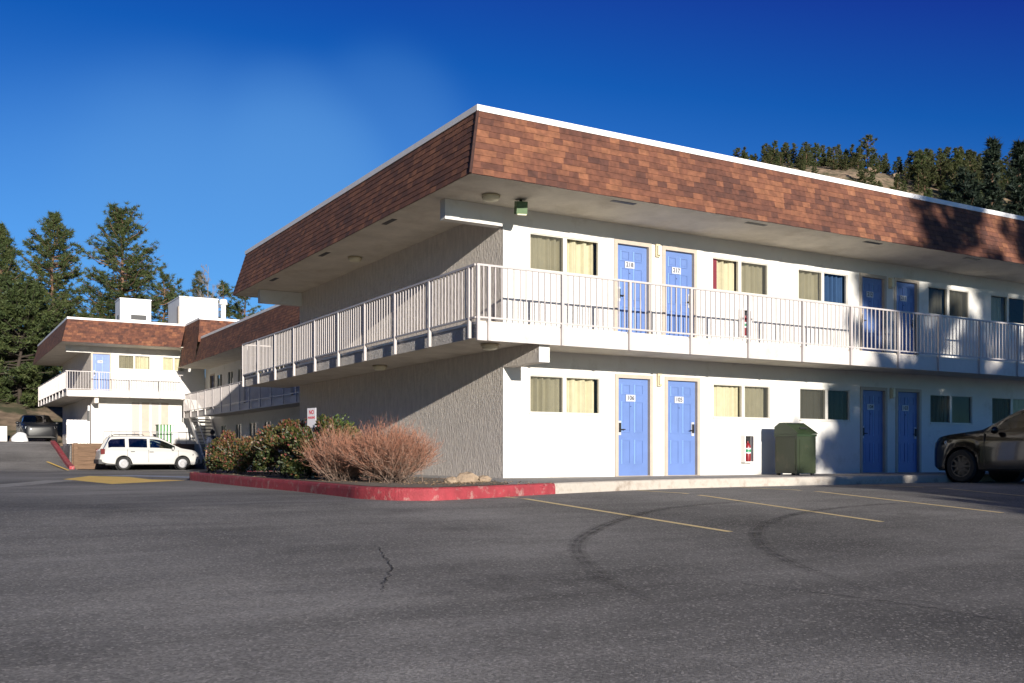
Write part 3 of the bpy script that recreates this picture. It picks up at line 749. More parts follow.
t = MB(); t.poly([(a0+I+.05,yF+I+.05,TDp-.04),(16,yF+I+.05,TDp-.04),(16,yK,TDp-.04),(a0+I+.05,yK,TDp-.04)]); t.poly([(XB+I+.05,YJ+I+.05,TDp-.04),(16,YJ+I+.05,TDp-.04),(16,yF+I+.04,TDp-.04),(XB+I+.05,yF+I+.04,TDp-.04)]); t.build('flat_deck', M['roof_flat'], r3)
t = MB(); t.box(a0+.02,XB+.3,yF+.02,yK-.02,SD,SD+.03); t.box(XB+.2,16,YJ+.02,yF+.019,SD,SD+.03); t.build('soffit', M['soffit'], r3)
b = MB(); b.box(-3.11,2.69,38.26,YD-.001,DZ+SB,DZ+Z1); b.box(-3.11,XL,YD,52,DZ+SB,DZ+Z1)
bo = b.build('balcony', M['soffit'], w3)
f = MB(); f.box(-3.13,2.69,38.235,38.259,DZ+2.385,DZ+Z1-.03); f.build('front_fascia', M['fascia'], bo)
f = MB(); f.box(-3.135,-3.111,38.26,52,DZ+2.44,DZ+Z1-.05); f.build('side_fascia', M['grey_side'], bo)
railing(w3, ((-3.21,38.21),(2.5,38.21)), DZ+Z1-.02, rr, first=.04, bay=1.5, post_bottom=-.3)
railing(w3, ((-3.215,52),(-3.215,38.23)), DZ+Z1-.02, rr, first=.04, bay=1.55, post_bottom=-.27)
# rooftop boxes
def rooftop(name, x0,x1,y0,y1,z1,label,vent):
    o = empty(name, (x0,y0,TDp-.04)); tag(o, label, 'air conditioner', 'white rooftop units')
    h = z1-(TDp-.04); W, D = x1-x0, y1-y0
    b = MB(); b.box(0,W,0,D,0,h); b.build('casing', M['hvac'], o)
    b = MB(); b.box(-.03,W+.03,-.03,D+.03,h,h+.05); b.build('top_lid', M['hvac'], o)
    if vent:
        b = MB(); b.box(.55,1.35,-.03,-.001,.50,.76); b.box(.75,1.15,-.04,-.031,.84,.86); b.box(-.02,-.001,.4,.8,.45,.75); b.build('vent_opening', M['black'], o)
        b = MB(); b.box(.58,.61,-.03,-.001,1.0,h); b.box(1.28,1.31,-.03,-.001,1.0,h); b.build('strap', M['casing'], o)
    else:
        b = MB(); b.box(-.03,-.001,.2,.55,.3,1.3); b.build('access_panel', M['casing'], o)
        b = MB(); b.tube([(.02,-.04,h),(.3,-.04,h-.0),(.5,-.04,h+.02)],.02,5); b.build('lifting_lug', M['casing'], o)
rooftop('rooftop_unit', -.20,1.40,41.0,42.6,8.93,'white rooftop box with dark vent opening above the shingles',True)
rooftop('rooftop_unit', 2.72,4.80,40.0,43.0,9.12,'larger plain white rooftop box beside a round flue pipe',False)
o = empty('flue_pipe', (5.25,40.6,TDp-.04)); tag(o,'white round flue pipe with cap beside the larger rooftop box','flue')
b = MB(); b.lathe([(.14,0),(.14,1.6)],12); b.build('pipe', M['hvac'], o)
b = MB(); b.lathe([(.001,1.95),(.2,1.9),(.24,1.62),(.14,1.58)],12); b.build('cap', M['hvac'], o)

# ------------------------------------------------------------------ platform, retaining wall, fences, stairs of the courtyard head
p = MB(); p.box(-3.2,3.9,36.25,39.64,.5,1.0); struct(p.build('terrace', M['concrete']))
o = empty('retaining_wall', (0,0,0)); tag(o,'brown timber retaining wall behind the white minivan','wall')
for i in range(6):
    b = MB(); j = rng.uniform(0,.04); b.box(-3.2,2.6,36.02+j,36.24,-.25+i*.21,-.25+i*.21+.2); b.build('timber_course', M['wood'], o)
for x in (-3.05,-1.45,.2,1.8):
    b = MB(); b.box(x-.09,x+.09,35.9,36.015,-.3,1.02); b.build('post', M['wood'], o)
def picket_fence(x0, x1, y, z, h, label):
    o = empty('picket_railing', (x0,y,z)); tag(o, label, 'railing')
    b = MB(); b.box(0,x1-x0,-.02,.02,h-.04,h); b.build('top_rail', M['grey_metal'], o)
    b = MB(); 
    n = int((x1-x0)/.36)
    for i in range(n+1): b.box(i*.36-.012,i*.36+.012,-.012,.012,0,h-.04)
    b.build('pickets', M['grey_metal'], o)
M['grey_metal'] = mat('grey_metal',(.22,.22,.23),.5)
picket_fence(-1.75,2.4,36.15,1.0,.62,'low dark picket railing on the terrace edge behind the minivan')
o = empty('fence_panel', (-3.3,37.2,1.0)); tag(o,'white vertical board fence panel on the terrace corner','fence')
b = MB()
for i in range(6): b.box(i*.16,i*.16+.145,0,.03,.0,1.18)
b.build('boards', M['white_paint'], o)
b = MB(); b.box(-.02,.98,.031,.07,.2,.28); b.box(-.02,.98,.031,.07,.95,1.03); b.build('cross_rail', M['white_paint'], o)
b = MB(); b.box(.97,1.05,.0,.08,0,1.9); b.build('post', M['white_paint'], o)
b = MB(); b.box(.93,1.03,-.12,-.001,1.15,1.65); b.build('meter_box', M['black'], o)
o = empty('slatted_bin', (.95,36.7,1.0)); tag(o,'green slatted bin with pale upright bars on the terrace','bin')
b = MB(); b.box(0,.72,0,.6,0,.95); b.build('bin_body', mat('bin_green',(.06,.20,.06),.6), o)
b = MB()
for i in range(5): b.box(.02+i*.155,.075+i*.155,-.03,-.001,0,.98)
b.build('bars', M['white_paint'], o)
b = MB(); b.box(-.03,.75,-.02,.62,.951,1.0); b.build('lid', mat('bin_green_lid',(.05,.15,.05),.6), o)
# red kerb climbing beside the ramp
k = MB(); N = 12
for i in range(N):
    a, c = 33.6+i*.66, 33.6+(i+1)*.66
    za, zc = ground(-3.6,a), ground(-3.6,c)
    w_ = .22
    k.poly([(-3.6,a,za-.1),(-3.6,c,zc-.1),(-3.6,c,zc+.15),(-3.6,a,za+.15)][::-1]); k.poly([(-3.6,a,za+.15),(-3.6,c,zc+.15),(-3.6+w_,c,zc+.15),(-3.6+w_,a,za+.15)][::-1]); k.poly([(-3.6+w_,a,za+.15),(-3.6+w_,c,zc+.15),(-3.6+w_,c,-.4),(-3.6+w_,a,-.4)][::-1])
    if i == 0: k.poly([(-3.6,a,-.4),(-3.6+w_,a,-.4),(-3.6+w_,a,za+.15),(-3.6,a,za+.15)])
struct(k.build('ramp_kerb', M['kerb_red']))
o = MB(); o.box(-26,-5.1,50.0,50.25,.9,2.15); tag(o.build('low_wall', M['white_wall']),'low white wall at the top of the ramp below the brown hillside','wall')
def blob(mb, c, r, rng, k=9, rough=.25, squash=.6):
    n0 = []
    for i in range(k+1):
        th = math.pi*i/k
        for j in range(2*k):
            ph = math.pi*j/k; f = 1+rough*(rng.random()-.5)
            n0.append((c[0]+r[0]*f*math.sin(th)*math.cos(ph), c[1]+r[1]*f*math.sin(th)*math.sin(ph), c[2]+r[2]*f*math.cos(th)))
    b = mb.addv(n0)
    for i in range(k):
        for j in range(2*k):
            jj = (j+1)%(2*k); mb.face((b+i*2*k+j, b+(i+1)*2*k+j, b+(i+1)*2*k+jj, b+i*2*k+jj))
o = MB(); o.smooth=True; q = at((20-512)/992, 55, 0); blob(o,(q[0],q[1],ground(q[0],q[1])+.1),(.42,.42,.42),random.Random(3)); tag(o.build('snow_heap', M['snow']),'small heap of white snow beside the black car on the ramp','snow heap')

# ------------------------------------------------------------------ green bear-proof dumpster
o = empty('dumpster', (6.6,-1.1,0)); tag(o,'green metal trash bin with sloping lid standing against the white wall','trash bin')
b = MB(); b.box(0,.62,0,.92,.04,.86); db = b.build('bin_body', M['green_paint'], o)
b = MB(); b.box(.08,.54,-.012,-.001,.12,.80); b.box(-.012,-.001,.06,.86,.1,.8); b.build('side_panel', M['green_paint'], db)
b = MB(); b.box(-.02,.64,-.02,.94,.861,.91); b.build('rim', M['green_dark'], o)
b = MB()
pr = [(-.07,.92),(.0,.96),(.52,1.17),(.72,1.17),(.94,1.08),(.94,.915),(-.07,.915)]
for x in (-.015,.635): b.poly([(x,y,z) for y,z in (pr if x>0 else pr[::-1])])
for i in range(len(pr)):
    (y0_,z0_),(y1_,z1_) = pr[i],pr[(i+1)%len(pr)]; b.poly([(-.015,y0_,z0_),(-.015,y1_,z1_),(.635,y1_,z1_),(.635,y0_,z0_)])
lo = b.build('lid', M['green_dark'], o)
b = MB(); b.box(.2,.42,.12,.16,1.03,1.06); b.box(.05,.57,.45,.47,1.15,1.165); b.build('handle', M['black'], lo)
for x, y in ((.06,.06),(.56,.06),(.06,.86),(.56,.86)):
    b = MB(); b.box(x-.04,x+.04,y-.04,y+.04,0,.039); b.build('foot', M['black'], o)

o.scale = (.92,.68,.97)

# ------------------------------------------------------------------ cars
def interp(tab, x):
    if x <= tab[0][0]: return tab[0][1]
    for i in range(len(tab)-1):
        (a,p),(b,q) = tab[i],tab[i+1]
        if x <= b:
            m0 = (q-tab[max(i-1,0)][1])/(b-tab[max(i-1,0)][0]) if i>0 else (q-p)/(b-a)
            m1 = (tab[min(i+2,len(tab)-1)][1]-p)/(tab[min(i+2,len(tab)-1)][0]-a) if i+2<len(tab) else (q-p)/(b-a)
            s0 = (q-p)/(b-a)
            if m0*s0 <= 0: m0 = 0
            if m1*s0 <= 0: m1 = 0
            lim = 3*abs(s0); m0 = max(-lim,min(lim,m0)); m1 = max(-lim,min(lim,m1))
            h = b-a; t = (x-a)/h
            return (2*t**3-3*t*t+1)*p+(t**3-2*t*t+t)*h*m0+(-2*t**3+3*t*t)*q+(t**3-t*t)*h*m1
    return tab[-1][1]
def car(name, loc, rz, P, paint, glass, label, cat, rim, fglass=None, clad=None):
    """loft of a car body: x runs from the nose (0) to the tail (L), y sideways, z up; origin on the ground"""
    root = empty(name, loc, rz); tag(root, label, cat)
    L, W = P['L'], P['W']; rw = P['rw']; wx = P['wheels']; ar = rw+.055
    N = int(L/.04); K = 6
    st = [L*i/N for i in range(N+1)]
    body, cl = MB(), MB(); body.smooth = cl.smooth = True
    rows = []
    for x in st:
        zt, zb, hw = interp(P['top'],x), interp(P['belt'],x), interp(P['half'],x)
        sill = interp(P['sill'],x); zl = sill
        for c in wx:
            if abs(x-c) < ar: zl = max(zl, rw+math.sqrt(ar*ar-(x-c)**2))
        zb = min(zb, zt-.012); zl = min(zl, zb-.05)
        hr = max(hw-interp(P['tumble'],x), .1)
        pts = [(hw-.05,zl),(hw-.012,zl+.03*(1 if zl==sill else .2)+.0),(hw,zl+.35*(zb-zl)),(hw-.004,zl+.72*(zb-zl)),(hw-.03,zb-.02)]
        pts.append((hw-.045, zb))
        ze = zt-.045*min(1,(zt-zb)/.25)
        for k in range(1,K+1): t_ = k/K; pts.append((hw-.045+(hr-hw+.045)*t_, zb+(ze-zb)*t_))
        pts += [(hr-.07, zt-.012*min(1,(zt-zb)/.25)), (hr*.5, zt), (0, zt+.004)]
        rows.append((x,zt,zb,pts))
    n = len(rows[0][3]); Gs = {}
    def classify(i, j):
        x = (rows[i][0]+rows[i+1][0])/2; zt = (rows[i][1]+rows[i+1][1])/2; zb = (rows[i][2]+rows[i+1][2])/2
        if 5 <= j < 5+K:
            if j in (5, 5+K-1) or zt-zb < .17: return None
            for w_, (a,b_) in enumerate(P['side']):
                if a < x < b_: return 'side%d'%w_
        if j >= 5+K+0:
            if P['ws'][0] < x < P['ws'][1]: return 'windscreen'
            if P['rear'][0] < x < P['rear'][1]: return 'rear'
        return None
    for sgn in (1,-1):
        for i in range(len(rows)-1):
            for j in range(n-1):
                q = [(rows[i][0],rows[i][3][j]),(rows[i+1][0],rows[i+1][3][j]),(rows[i+1][0],rows[i+1][3][j+1]),(rows[i][0],rows[i][3][j+1])]
                pts = [(x,sgn*p[0],p[1]) for x,p in q]
                if sgn > 0: pts = pts[::-1]
                g = classify(i,j)
                if g:
                    key = g if g in ('windscreen','rear') else g+('l' if sgn>0 else 'r')
                    Gs.setdefault(key, MB()).smooth = True; Gs[key].poly(pts)
                else:
                    (cl if (clad and j < 1) else body).poly(pts)
    for i in (0,-1):
        pts = [(rows[i][0],p[0],p[1]) for p in rows[i][3]]+[(rows[i][0],-p[0],p[1]) for p in reversed(rows[i][3])]
        body.poly(pts if i else pts[::-1])
    bo = body.build('body', paint, root); weld(bo)
    if cl.v: cl.build('cladding', M['black'], root)
    for k, g in Gs.items():
        nm = {'windscreen':'windscreen','rear':'rear_window'}.get(k,'side_window')
        go = g.build(nm, (fglass if (fglass and (k == 'windscreen' or k.startswith('side0'))) else glass), root); weld(go)
    u = MB(); z0 = interp(P['sill'],L/2)
    u.box(.25,L-.25,-W/2+.14,W/2-.14,z0-.02,z0+.03); u.box(.15,L-.15,-W/2+.26,W/2-.26,z0+.031,.62); u.build('underbody', M['black'], root)
    # dashboard, seats, wheel
    zb = interp(P['belt'],L*.45)
    xd = P['ws'][0]+.42
    i_ = MB(); i_.box(xd-.25,xd+.12,-W/2+.2,W/2-.2,zb-.18,zb-.02); i_.build('dashboard', M['black'], root)
    for sx in P['seats']:
        for sy in (-.37,.37):
            s2 = MB(); s2.box(sx,sx+.14,sy-.23,sy+.23,.62,zb+.12); s2.box(sx+.02,sx+.12,sy-.12,sy+.12,zb+.13,zb+.32); s2.box(sx-.45,sx-.001,sy-.23,sy+.23,.6,.74); s2.build('seat', M['seat_grey'], root)
    sw = MB(Matrix.Translation((xd+.28,.37,zb-.02)) @ Matrix.Rotation(R(-25),4,'Y'))
    sw.tube([(0,.18*math.cos(a*math.pi/8),.18*math.sin(a*math.pi/8)) for a in range(17)],.017,6,False); sw.box(-.01,.01,-.17,.17,-.02,.02); sw.build('steering_wheel', M['black'], root)
    for c in wx:
        for sgn in (1,-1):
            yw = sgn*(W/2-.02); wd = .21
            wh = MB(); wh.smooth=True
            y_out, y_in = yw, yw-sgn*wd
            prof = [(rw*.66,y_out),(rw*.9,y_out+sgn*.004),(rw*.985,y_out-sgn*.03),(rw,y_out-sgn*.06),(rw,y_in+sgn*.05),(rw*.97,y_in+sgn*.02),(rw*.66,y_in)]
            wh.lathe(prof, 32, 'y', (c,0,rw)); ty = wh.build('wheel', M['tyre'], root, 40)
            rm = MB(); rm.smooth=False
            if P['rimkind'] == 'spoke':
                rm.lathe([(rw*.67,y_out-sgn*.01),(rw*.60,y_out-sgn*.012),(rw*.58,y_out-sgn*.05)],28,'y',(c,0,rw))
                for k in range(10):
                    a = 2*math.pi*k/10; e1 = Vector((math.cos(a),0,math.sin(a))); e2 = Vector((-math.sin(a),0,math.cos(a)))
                    c0 = Vector((c,y_out-sgn*.018,rw)); p1 = c0+e1*.05; p2 = c0+e1*rw*.62
                    rm.poly([p1-e2*.03,p2-e2*.018,p2+e2*.018,p1+e2*.03]); 
                rm.lathe([(.001,y_out-sgn*.01),(.07,y_out-sgn*.014)],16,'y',(c,0,rw))
                rm.lathe([(.001,y_out-sgn*.08),(rw*.6,y_out-sgn*.08)],24,'y',(c,0,rw))
            else:
                rm.smooth=True
                rm.lathe([(.001,y_out+sgn*.012),(.08,y_out+sgn*.012),(.10,y_out-sgn*.005),(rw*.56,y_out+sgn*.004),(rw*.66,y_out-sgn*.012)],28,'y',(c,0,rw))
            rm.build('rim', rim, ty, 35)
            wl = MB(); wl.lathe([(ar-.005,yw-sgn*.03),(ar-.005,yw-sgn*.3),(.02,yw-sgn*.31)],24,'y',(c,0,rw)); wl.build('wheel_arch', M['black'], root)
    for sgn in (1,-1):
        y = sgn*interp(P['half'],P['mirror'][0])
        mr = MB(); mr.smooth=True; blob(mr,(P['mirror'][0],y+sgn*.09,P['mirror'][1]),(.06,.11,.08),random.Random(1),6,.0); mr.build('mirror', paint, root, 60)
        # door seams and handles
        for xs_ in P['seams']:
            hw = interp(P['half'],xs_); z0_, z1_ = interp(P['sill'],xs_)+.1, interp(P['belt'],xs_)
            sm = MB(); sm.box(xs_-.007,xs_+.007,min(sgn*(hw-.02),sgn*(hw+.001)),max(sgn*(hw-.02),sgn*(hw+.001)),z0_,z1_); sm.build('door_seam', M['black'], root)
        for xs_ in P['handles']:
            hw = interp(P['half'],xs_); zz = interp(P['belt'],xs_)-.11
            sm = MB(); sm.box(xs_-.09,xs_+.09,min(sgn*(hw-.03),sgn*(hw+.022)),max(sgn*(hw-.03),sgn*(hw+.022)),zz,zz+.03); sm.build('door_handle', M['black'] if not P.get('hpaint') else paint, root)
        if 'head' in P:
            x0_, x1_, z0_, z1_ = P['head']; sm = MB()
            a_, b_ = interp(P['half'],x0_), interp(P['half'],x1_)
            sm.poly([(x0_,sgn*(a_-.0),z0_),(x1_,sgn*(b_+.004),z0_+.03),(x1_,sgn*(b_-.004),z1_),(x0_,sgn*(a_-.03),z1_-.04)]); sm.poly([(x0_,sgn*(a_-.0),z0_),(x0_,sgn*(a_-.03),z1_-.04),(x0_-.03,sgn*(a_-.35),z1_-.05),(x0_-.03,sgn*(a_-.35),z0_)]); sm.build('headlight', M['head_lamp'], root)
        if 'tail' in P:
            x0_, x1_, z0_, z1_ = P['tail']; hw = interp(P['half'],x0_)
            sm = MB(); sm.box(x0_,x1_,min(sgn*(hw-.2),sgn*(hw+.006)),max(sgn*(hw-.2),sgn*(hw+.006)),z0_,z1_); sm.build('tail_light', M['tail_red'], root)
    if 'bumper' in P:
        for x0_, x1_ in P['bumper']:
            hw = interp(P['half'],(x0_+x1_)/2); sm = MB(); sm.box(x0_,x1_,-hw-.012,hw+.012,.30,.50); sm.build('bumper', M['black'] if P.get('bblack') else paint, root)
    if P.get('rack'):
        a_, b_ = P['rack']; 
        for sgn in (1,-1):
            sm = MB(); y = sgn*.5
            sm.tube([(a_,y,interp(P['top'],a_)),(a_+.08,y,interp(P['top'],a_)+.07),(b_-.08,y,interp(P['top'],b_)+.07),(b_,y,interp(P['top'],b_))],.016,6); sm.build('roof_rail', M['black'], root)
    return root
def weld(o):
    import bmesh
    bm = bmesh.new(); bm.from_mesh(o.data); bmesh.ops.remove_doubles(bm, verts=bm.verts, dist=1e-4); bm.to_mesh(o.data); bm.free()
    o.data.set_sharp_from_angle(angle=R(32))
SUV = dict(L=4.37, W=1.90, rw=.36, wheels=(.86,3.54), rimkind='spoke',
    top=[(0,.80),(.06,.93),(.25,1.02),(.8,1.09),(1.22,1.14),(1.32,1.17),(1.95,1.52),(2.3,1.60),(2.9,1.62),(3.7,1.58),(4.0,1.53),(4.22,1.20),(4.34,.98),(4.37,.8)],
    belt=[(0,.74),(.1,.88),(.8,1.02),(1.3,1.06),(3.0,1.12),(4.0,1.18),(4.37,.95)],
    sill=[(0,.36),(.3,.26),(1,.27),(3.5,.29),(4.1,.32),(4.37,.45)],
    half=[(0,.58),(.08,.74),(.3,.86),(.7,.93),(1.5,.935),(3.6,.95),(4.1,.9),(4.37,.74)],
    tumble=[(0,.1),(1.2,.12),(2,.26),(3.6,.27),(4.37,.2)],
    side=[(1.62,2.55),(2.62,3.42),(3.50,3.90)], ws=(1.30,2.0), rear=(4.02,4.25), seats=(2.35,3.25), mirror=(1.72,1.12), seams=(1.42,2.58,3.30), handles=(2.42,3.2), hpaint=True,
    head=(.10,.52,.76,.92), tail=(4.16,4.33,.92,1.08))
car('parked_suv', (10.86,-1.78,ground(11,-4)), R(-90), SUV, M['suv_paint'], M['auto_glass'], 'dark bronze suv parked nose-in at the kerb before blue doors', 'car', M['rim_dark'], clad=True)
VAN = dict(L=4.45, W=1.72, rw=.31, wheels=(.82,3.44), rimkind='disc',
    top=[(0,.66),(.05,.78),(.22,.90),(.6,.98),(.82,1.02),(.9,1.05),(1.75,1.50),(2.1,1.575),(3.0,1.60),(3.8,1.57),(4.0,1.53),(4.28,1.0),(4.40,.9),(4.45,.6)],
    belt=[(0,.60),(.2,.78),(.9,.91),(2.5,.94),(4.1,.96),(4.45,.7)],
    sill=[(0,.34),(.3,.24),(1,.26),(3.5,.27),(4.1,.3),(4.45,.4)],
    half=[(0,.62),(.1,.74),(.4,.82),(1,.85),(3.6,.86),(4.2,.82),(4.45,.74)],
    tumble=[(0,.08),(1.1,.1),(2,.18),(3.8,.2),(4.45,.12)],
    side=[(1.16,2.30),(2.40,3.22),(3.36,4.08)], ws=(.88,1.80), rear=(4.02,4.27), seats=(2.2,3.1), mirror=(1.28,.99), seams=(1.02,2.35,3.28), handles=(2.22,3.05),
    head=(.06,.36,.62,.76), tail=(4.24,4.41,.74,.98), bumper=((.0,.12),(4.33,4.5)), bblack=True, rack=(2.5,3.9))
# its nose points along +X
v = car('white_minivan', (1.93,32.75,ground(0,32)), R(180), VAN, M['van_paint'], M['tint_glass'], 'white minivan with dark rear windows parked in front of the timber wall', 'van', M['rim_white'], fglass=M['auto_glass'])
for o_ in list(v.children):
    pass
c2 = dict(SUV); c2.update(rimkind='spoke')
car('parked_car', (-3.75,45.1,ground(-4.5,46)), R(90), c2, M['black_paint'], M['tint_glass'], 'black suv at the top of the ramp beside the far wing', 'car', M['rim_dark'])
SED = dict(VAN); SED.update(top=[(0,.6),(.1,.72),(.6,.85),(1.15,.93),(1.25,.96),(2.0,1.36),(2.4,1.42),(3.0,1.40),(3.6,1.1),(3.8,1.0),(4.4,.95),(4.45,.6)], rear=(3.15,3.7), side=[(1.6,2.4),(2.48,3.2)], rack=None, tail=(4.3,4.44,.65,.85), ws=(1.22,2.0))
SED.pop('rack')
car('parked_car', (2.6,34.75,ground(0,34)), R(180), SED, M['tan_paint'], M['auto_glass'], 'silver car mostly hidden behind the white minivan', 'car', M['rim_dark'])

# ------------------------------------------------------------------ person standing by the wing wall
def person(loc, rz):
    o = empty('person', loc, rz); tag(o, 'person in a dark navy jacket standing in the shade beyond the bushes', 'person')
    import bmesh
    def skin(name, verts, edges, rad, m, lv=2, root=0):
        me = bpy.data.meshes.new(name); me.from_pydata(verts, edges, [])
        ob = bpy.data.objects.new(name, me); COL.objects.link(ob)
        sk = ob.modifiers.new('s','SKIN'); sub = ob.modifiers.new('u','SUBSURF'); sub.levels = sub.render_levels = lv
        for i, r_ in enumerate(rad): me.skin_vertices[0].data[i].radius = (r_, r_*.85 if i != 99 else r_)
        me.skin_vertices[0].data[root].use_root = True
        bpy.context.view_layer.update(); dg = bpy.context.evaluated_depsgraph_get()
        m2 = bpy.data.meshes.new_from_object(ob.evaluated_get(dg)); bpy.data.objects.remove(ob)
        m2.materials.clear(); m2.materials.append(m)
        for p_ in m2.polygons: p_.use_smooth = True
        ob = bpy.data.objects.new(name, m2); COL.objects.link(ob); ob.parent = o; return ob
    V = [(0,0,.95),(0,0,1.12),(0,0,1.32),(0,0,1.45),(0,-.01,1.52),(0,-.015,1.58),(0,-.02,1.66),(0,-.02,1.735),
         (.18,0,1.42),(.25,.0,1.14),(.24,-.08,.90),(.235,-.10,.80), (-.18,0,1.42),(-.25,0,1.14),(-.24,-.08,.90),(-.235,-.10,.80),
         (.1,0,.88),(.11,-.01,.5),(.11,.02,.09),(.12,-.13,.04), (-.1,0,.88),(-.11,-.01,.5),(-.11,.02,.09),(-.12,-.13,.04)]
    Ed = [(0,1),(1,2),(2,3),(3,4),(4,5),(5,6),(6,7),(3,8),(8,9),(9,10),(10,11),(3,12),(12,13),(13,14),(14,15),(0,16),(16,17),(17,18),(18,19),(0,20),(20,21),(21,22),(22,23)]
    rad = [.15,.15,.17,.13,.06,.06,.10,.07,.075,.055,.04,.035,.075,.055,.04,.035,.10,.07,.05,.04,.10,.07,.05,.04]
    skin('body', V, Ed, rad, M['skin'])
    skin('jacket', [(0,.0,.82),(0,0,1.1),(0,0,1.34),(0,0,1.47),(0,.0,1.52),(.2,0,1.43),(.28,.0,1.14),(.265,-.08,.90),(-.2,0,1.43),(-.28,0,1.14),(-.265,-.08,.90)], [(0,1),(1,2),(2,3),(3,4),(3,5),(5,6),(6,7),(3,8),(8,9),(9,10)], [.225,.21,.225,.15,.085,.10,.085,.06,.10,.085,.06], M['jacket'])
    skin('trousers', [(0,0,.92),(.11,0,.82),(.12,-.01,.5),(.12,.02,.1),(-.11,0,.82),(-.12,-.01,.5),(-.12,.02,.1)], [(0,1),(1,2),(2,3),(0,4),(4,5),(5,6)], [.15,.12,.09,.07,.12,.09,.07], M['jeans'])
    h = MB(); h.smooth=True; blob(h,(0,.012,1.68),(.105,.115,.10),random.Random(2),8,.05); h.build('hair', M['hair'], o)
    for s_ in (1,-1):
        f_ = MB()
        for k_ in range(5):
            y_ = -.155+.02*k_; f_.tube([(s_*.235,y_+.03,.80),(s_*.235,y_+.02,.74),(s_*.232,y_+.012,.70-.012*(2-abs(k_-2)))],[.011,.010,.007],6)
        f_.build('fingers', M['skin'], o)
person((1.37,27.4,ground(1.4,27.4)), R(200))

# ------------------------------------------------------------------ sign in the bushes
o = empty('parking_sign', (-3.16,1.65,0), R(-78)); tag(o,'small white sign with red print on a post behind the bare bush','sign')
b = MB(); b.box(-.15,.15,-.012,-.004,.86,1.31); add_text(b,'NO',.11,(0,-.0135,1.23),1); add_text(b,'PARKING',.06,(0,-.0135,1.13),1)
b.build('sign_panel', [M['sign_white'], M['sign_red']], o)
b = MB(); b.box(-.022,.022,-.003,.03,0,1.29); b.build('post', M['steel'], o)

# ------------------------------------------------------------------ shrubs and rocks
def leaf_shrub(name, loc, rx, ry, h, n, m, label, seed, redtop=.35, leaf=.055):
    rg = random.Random(seed); o = empty(name, loc); tag(o, label, 'shrub', 'shrubs in the planting bed')
    st = MB(); ends = []
    for i in range(60):
        a = rg.uniform(0,2*math.pi); q = rg.random()**.5
        e = Vector((rx*q*math.cos(a), ry*q*math.sin(a), h*rg.uniform(.55,1)*(1-.35*q*q)))
        st.tube([(rg.uniform(-.1,.1)*rx,rg.uniform(-.1,.1)*ry,0), e*.5+Vector((0,0,.08)), e],[.014,.009,.004],4); ends.append(e)
    st.build('stems', M['grey_bark'], o)
    cl = []
    for i in range(70):
        a = rg.uniform(0,2*math.pi); th = math.acos(rg.uniform(0,1)); k = rg.uniform(.62,1.0)
        cl.append((Vector((rx*math.sin(th)*math.cos(a)*k, ry*math.sin(th)*math.sin(a)*k, max(.07, h*(.10+.88*math.cos(th)*k)))), rg.uniform(.10,.2), rg.random()))
    lf = MB()
    for i in range(n):
        c, r, ct = cl[i % len(cl)]
        d = Vector((rg.gauss(0,1),rg.gauss(0,1),rg.gauss(0,1))).normalized()*r*rg.random()**.4
        p = c+d
        if p.z < .03: continue
        out = (Vector((p.x/rx/rx,p.y/ry/ry,p.z/h/h))).normalized()
        ax = (out+Vector((rg.gauss(0,.6),rg.gauss(0,.6),rg.gauss(.2,.6)))).normalized()
        sd = ax.cross(Vector((rg.gauss(0,1),rg.gauss(0,1),rg.gauss(0,1)))).normalized()
        L = leaf*rg.uniform(.7,1.3); w = L*.3
        top = p.z/h
        tone = .15+.45*rg.random()*(.5+.5*ct)+.12*top
        if rg.random() < redtop*(.25+top)*(.5+ct): tone = rg.uniform(.62,1)
        lf.ct = min(1,max(0,tone))
        lf.poly([p, p+ax*L*.5+sd*w, p+ax*L, p+ax*L*.5-sd*w])
    lf.build('foliage', m, o); return o
leaf_shrub('leafy_shrub',(-3.1,6.9,0),.72,1.5,1.0,11000,M['shrub'],'low dark shrub with red tinged leaves at the far end of the red kerb',1,.55,.06)
leaf_shrub('leafy_shrub',(-3.05,2.9,0),.85,1.15,1.16,11000,M['shrub'],'dense green and rust leaved shrub in the middle of the bed, left of the sign',2,.35,.06)
leaf_shrub('leafy_shrub',(-3.2,.9,0),.78,1.1,1.12,11000,M['shrub'],'dense green shrub right beside the bare twiggy bush',3,.22,.06)
leaf_shrub('leafy_shrub',(-2.75,1.5,0),.42,.55,1.08,6000,M['shrub_green'],'bright yellow green shrub rising behind the bare bush, right of the sign',4,.1,.06)
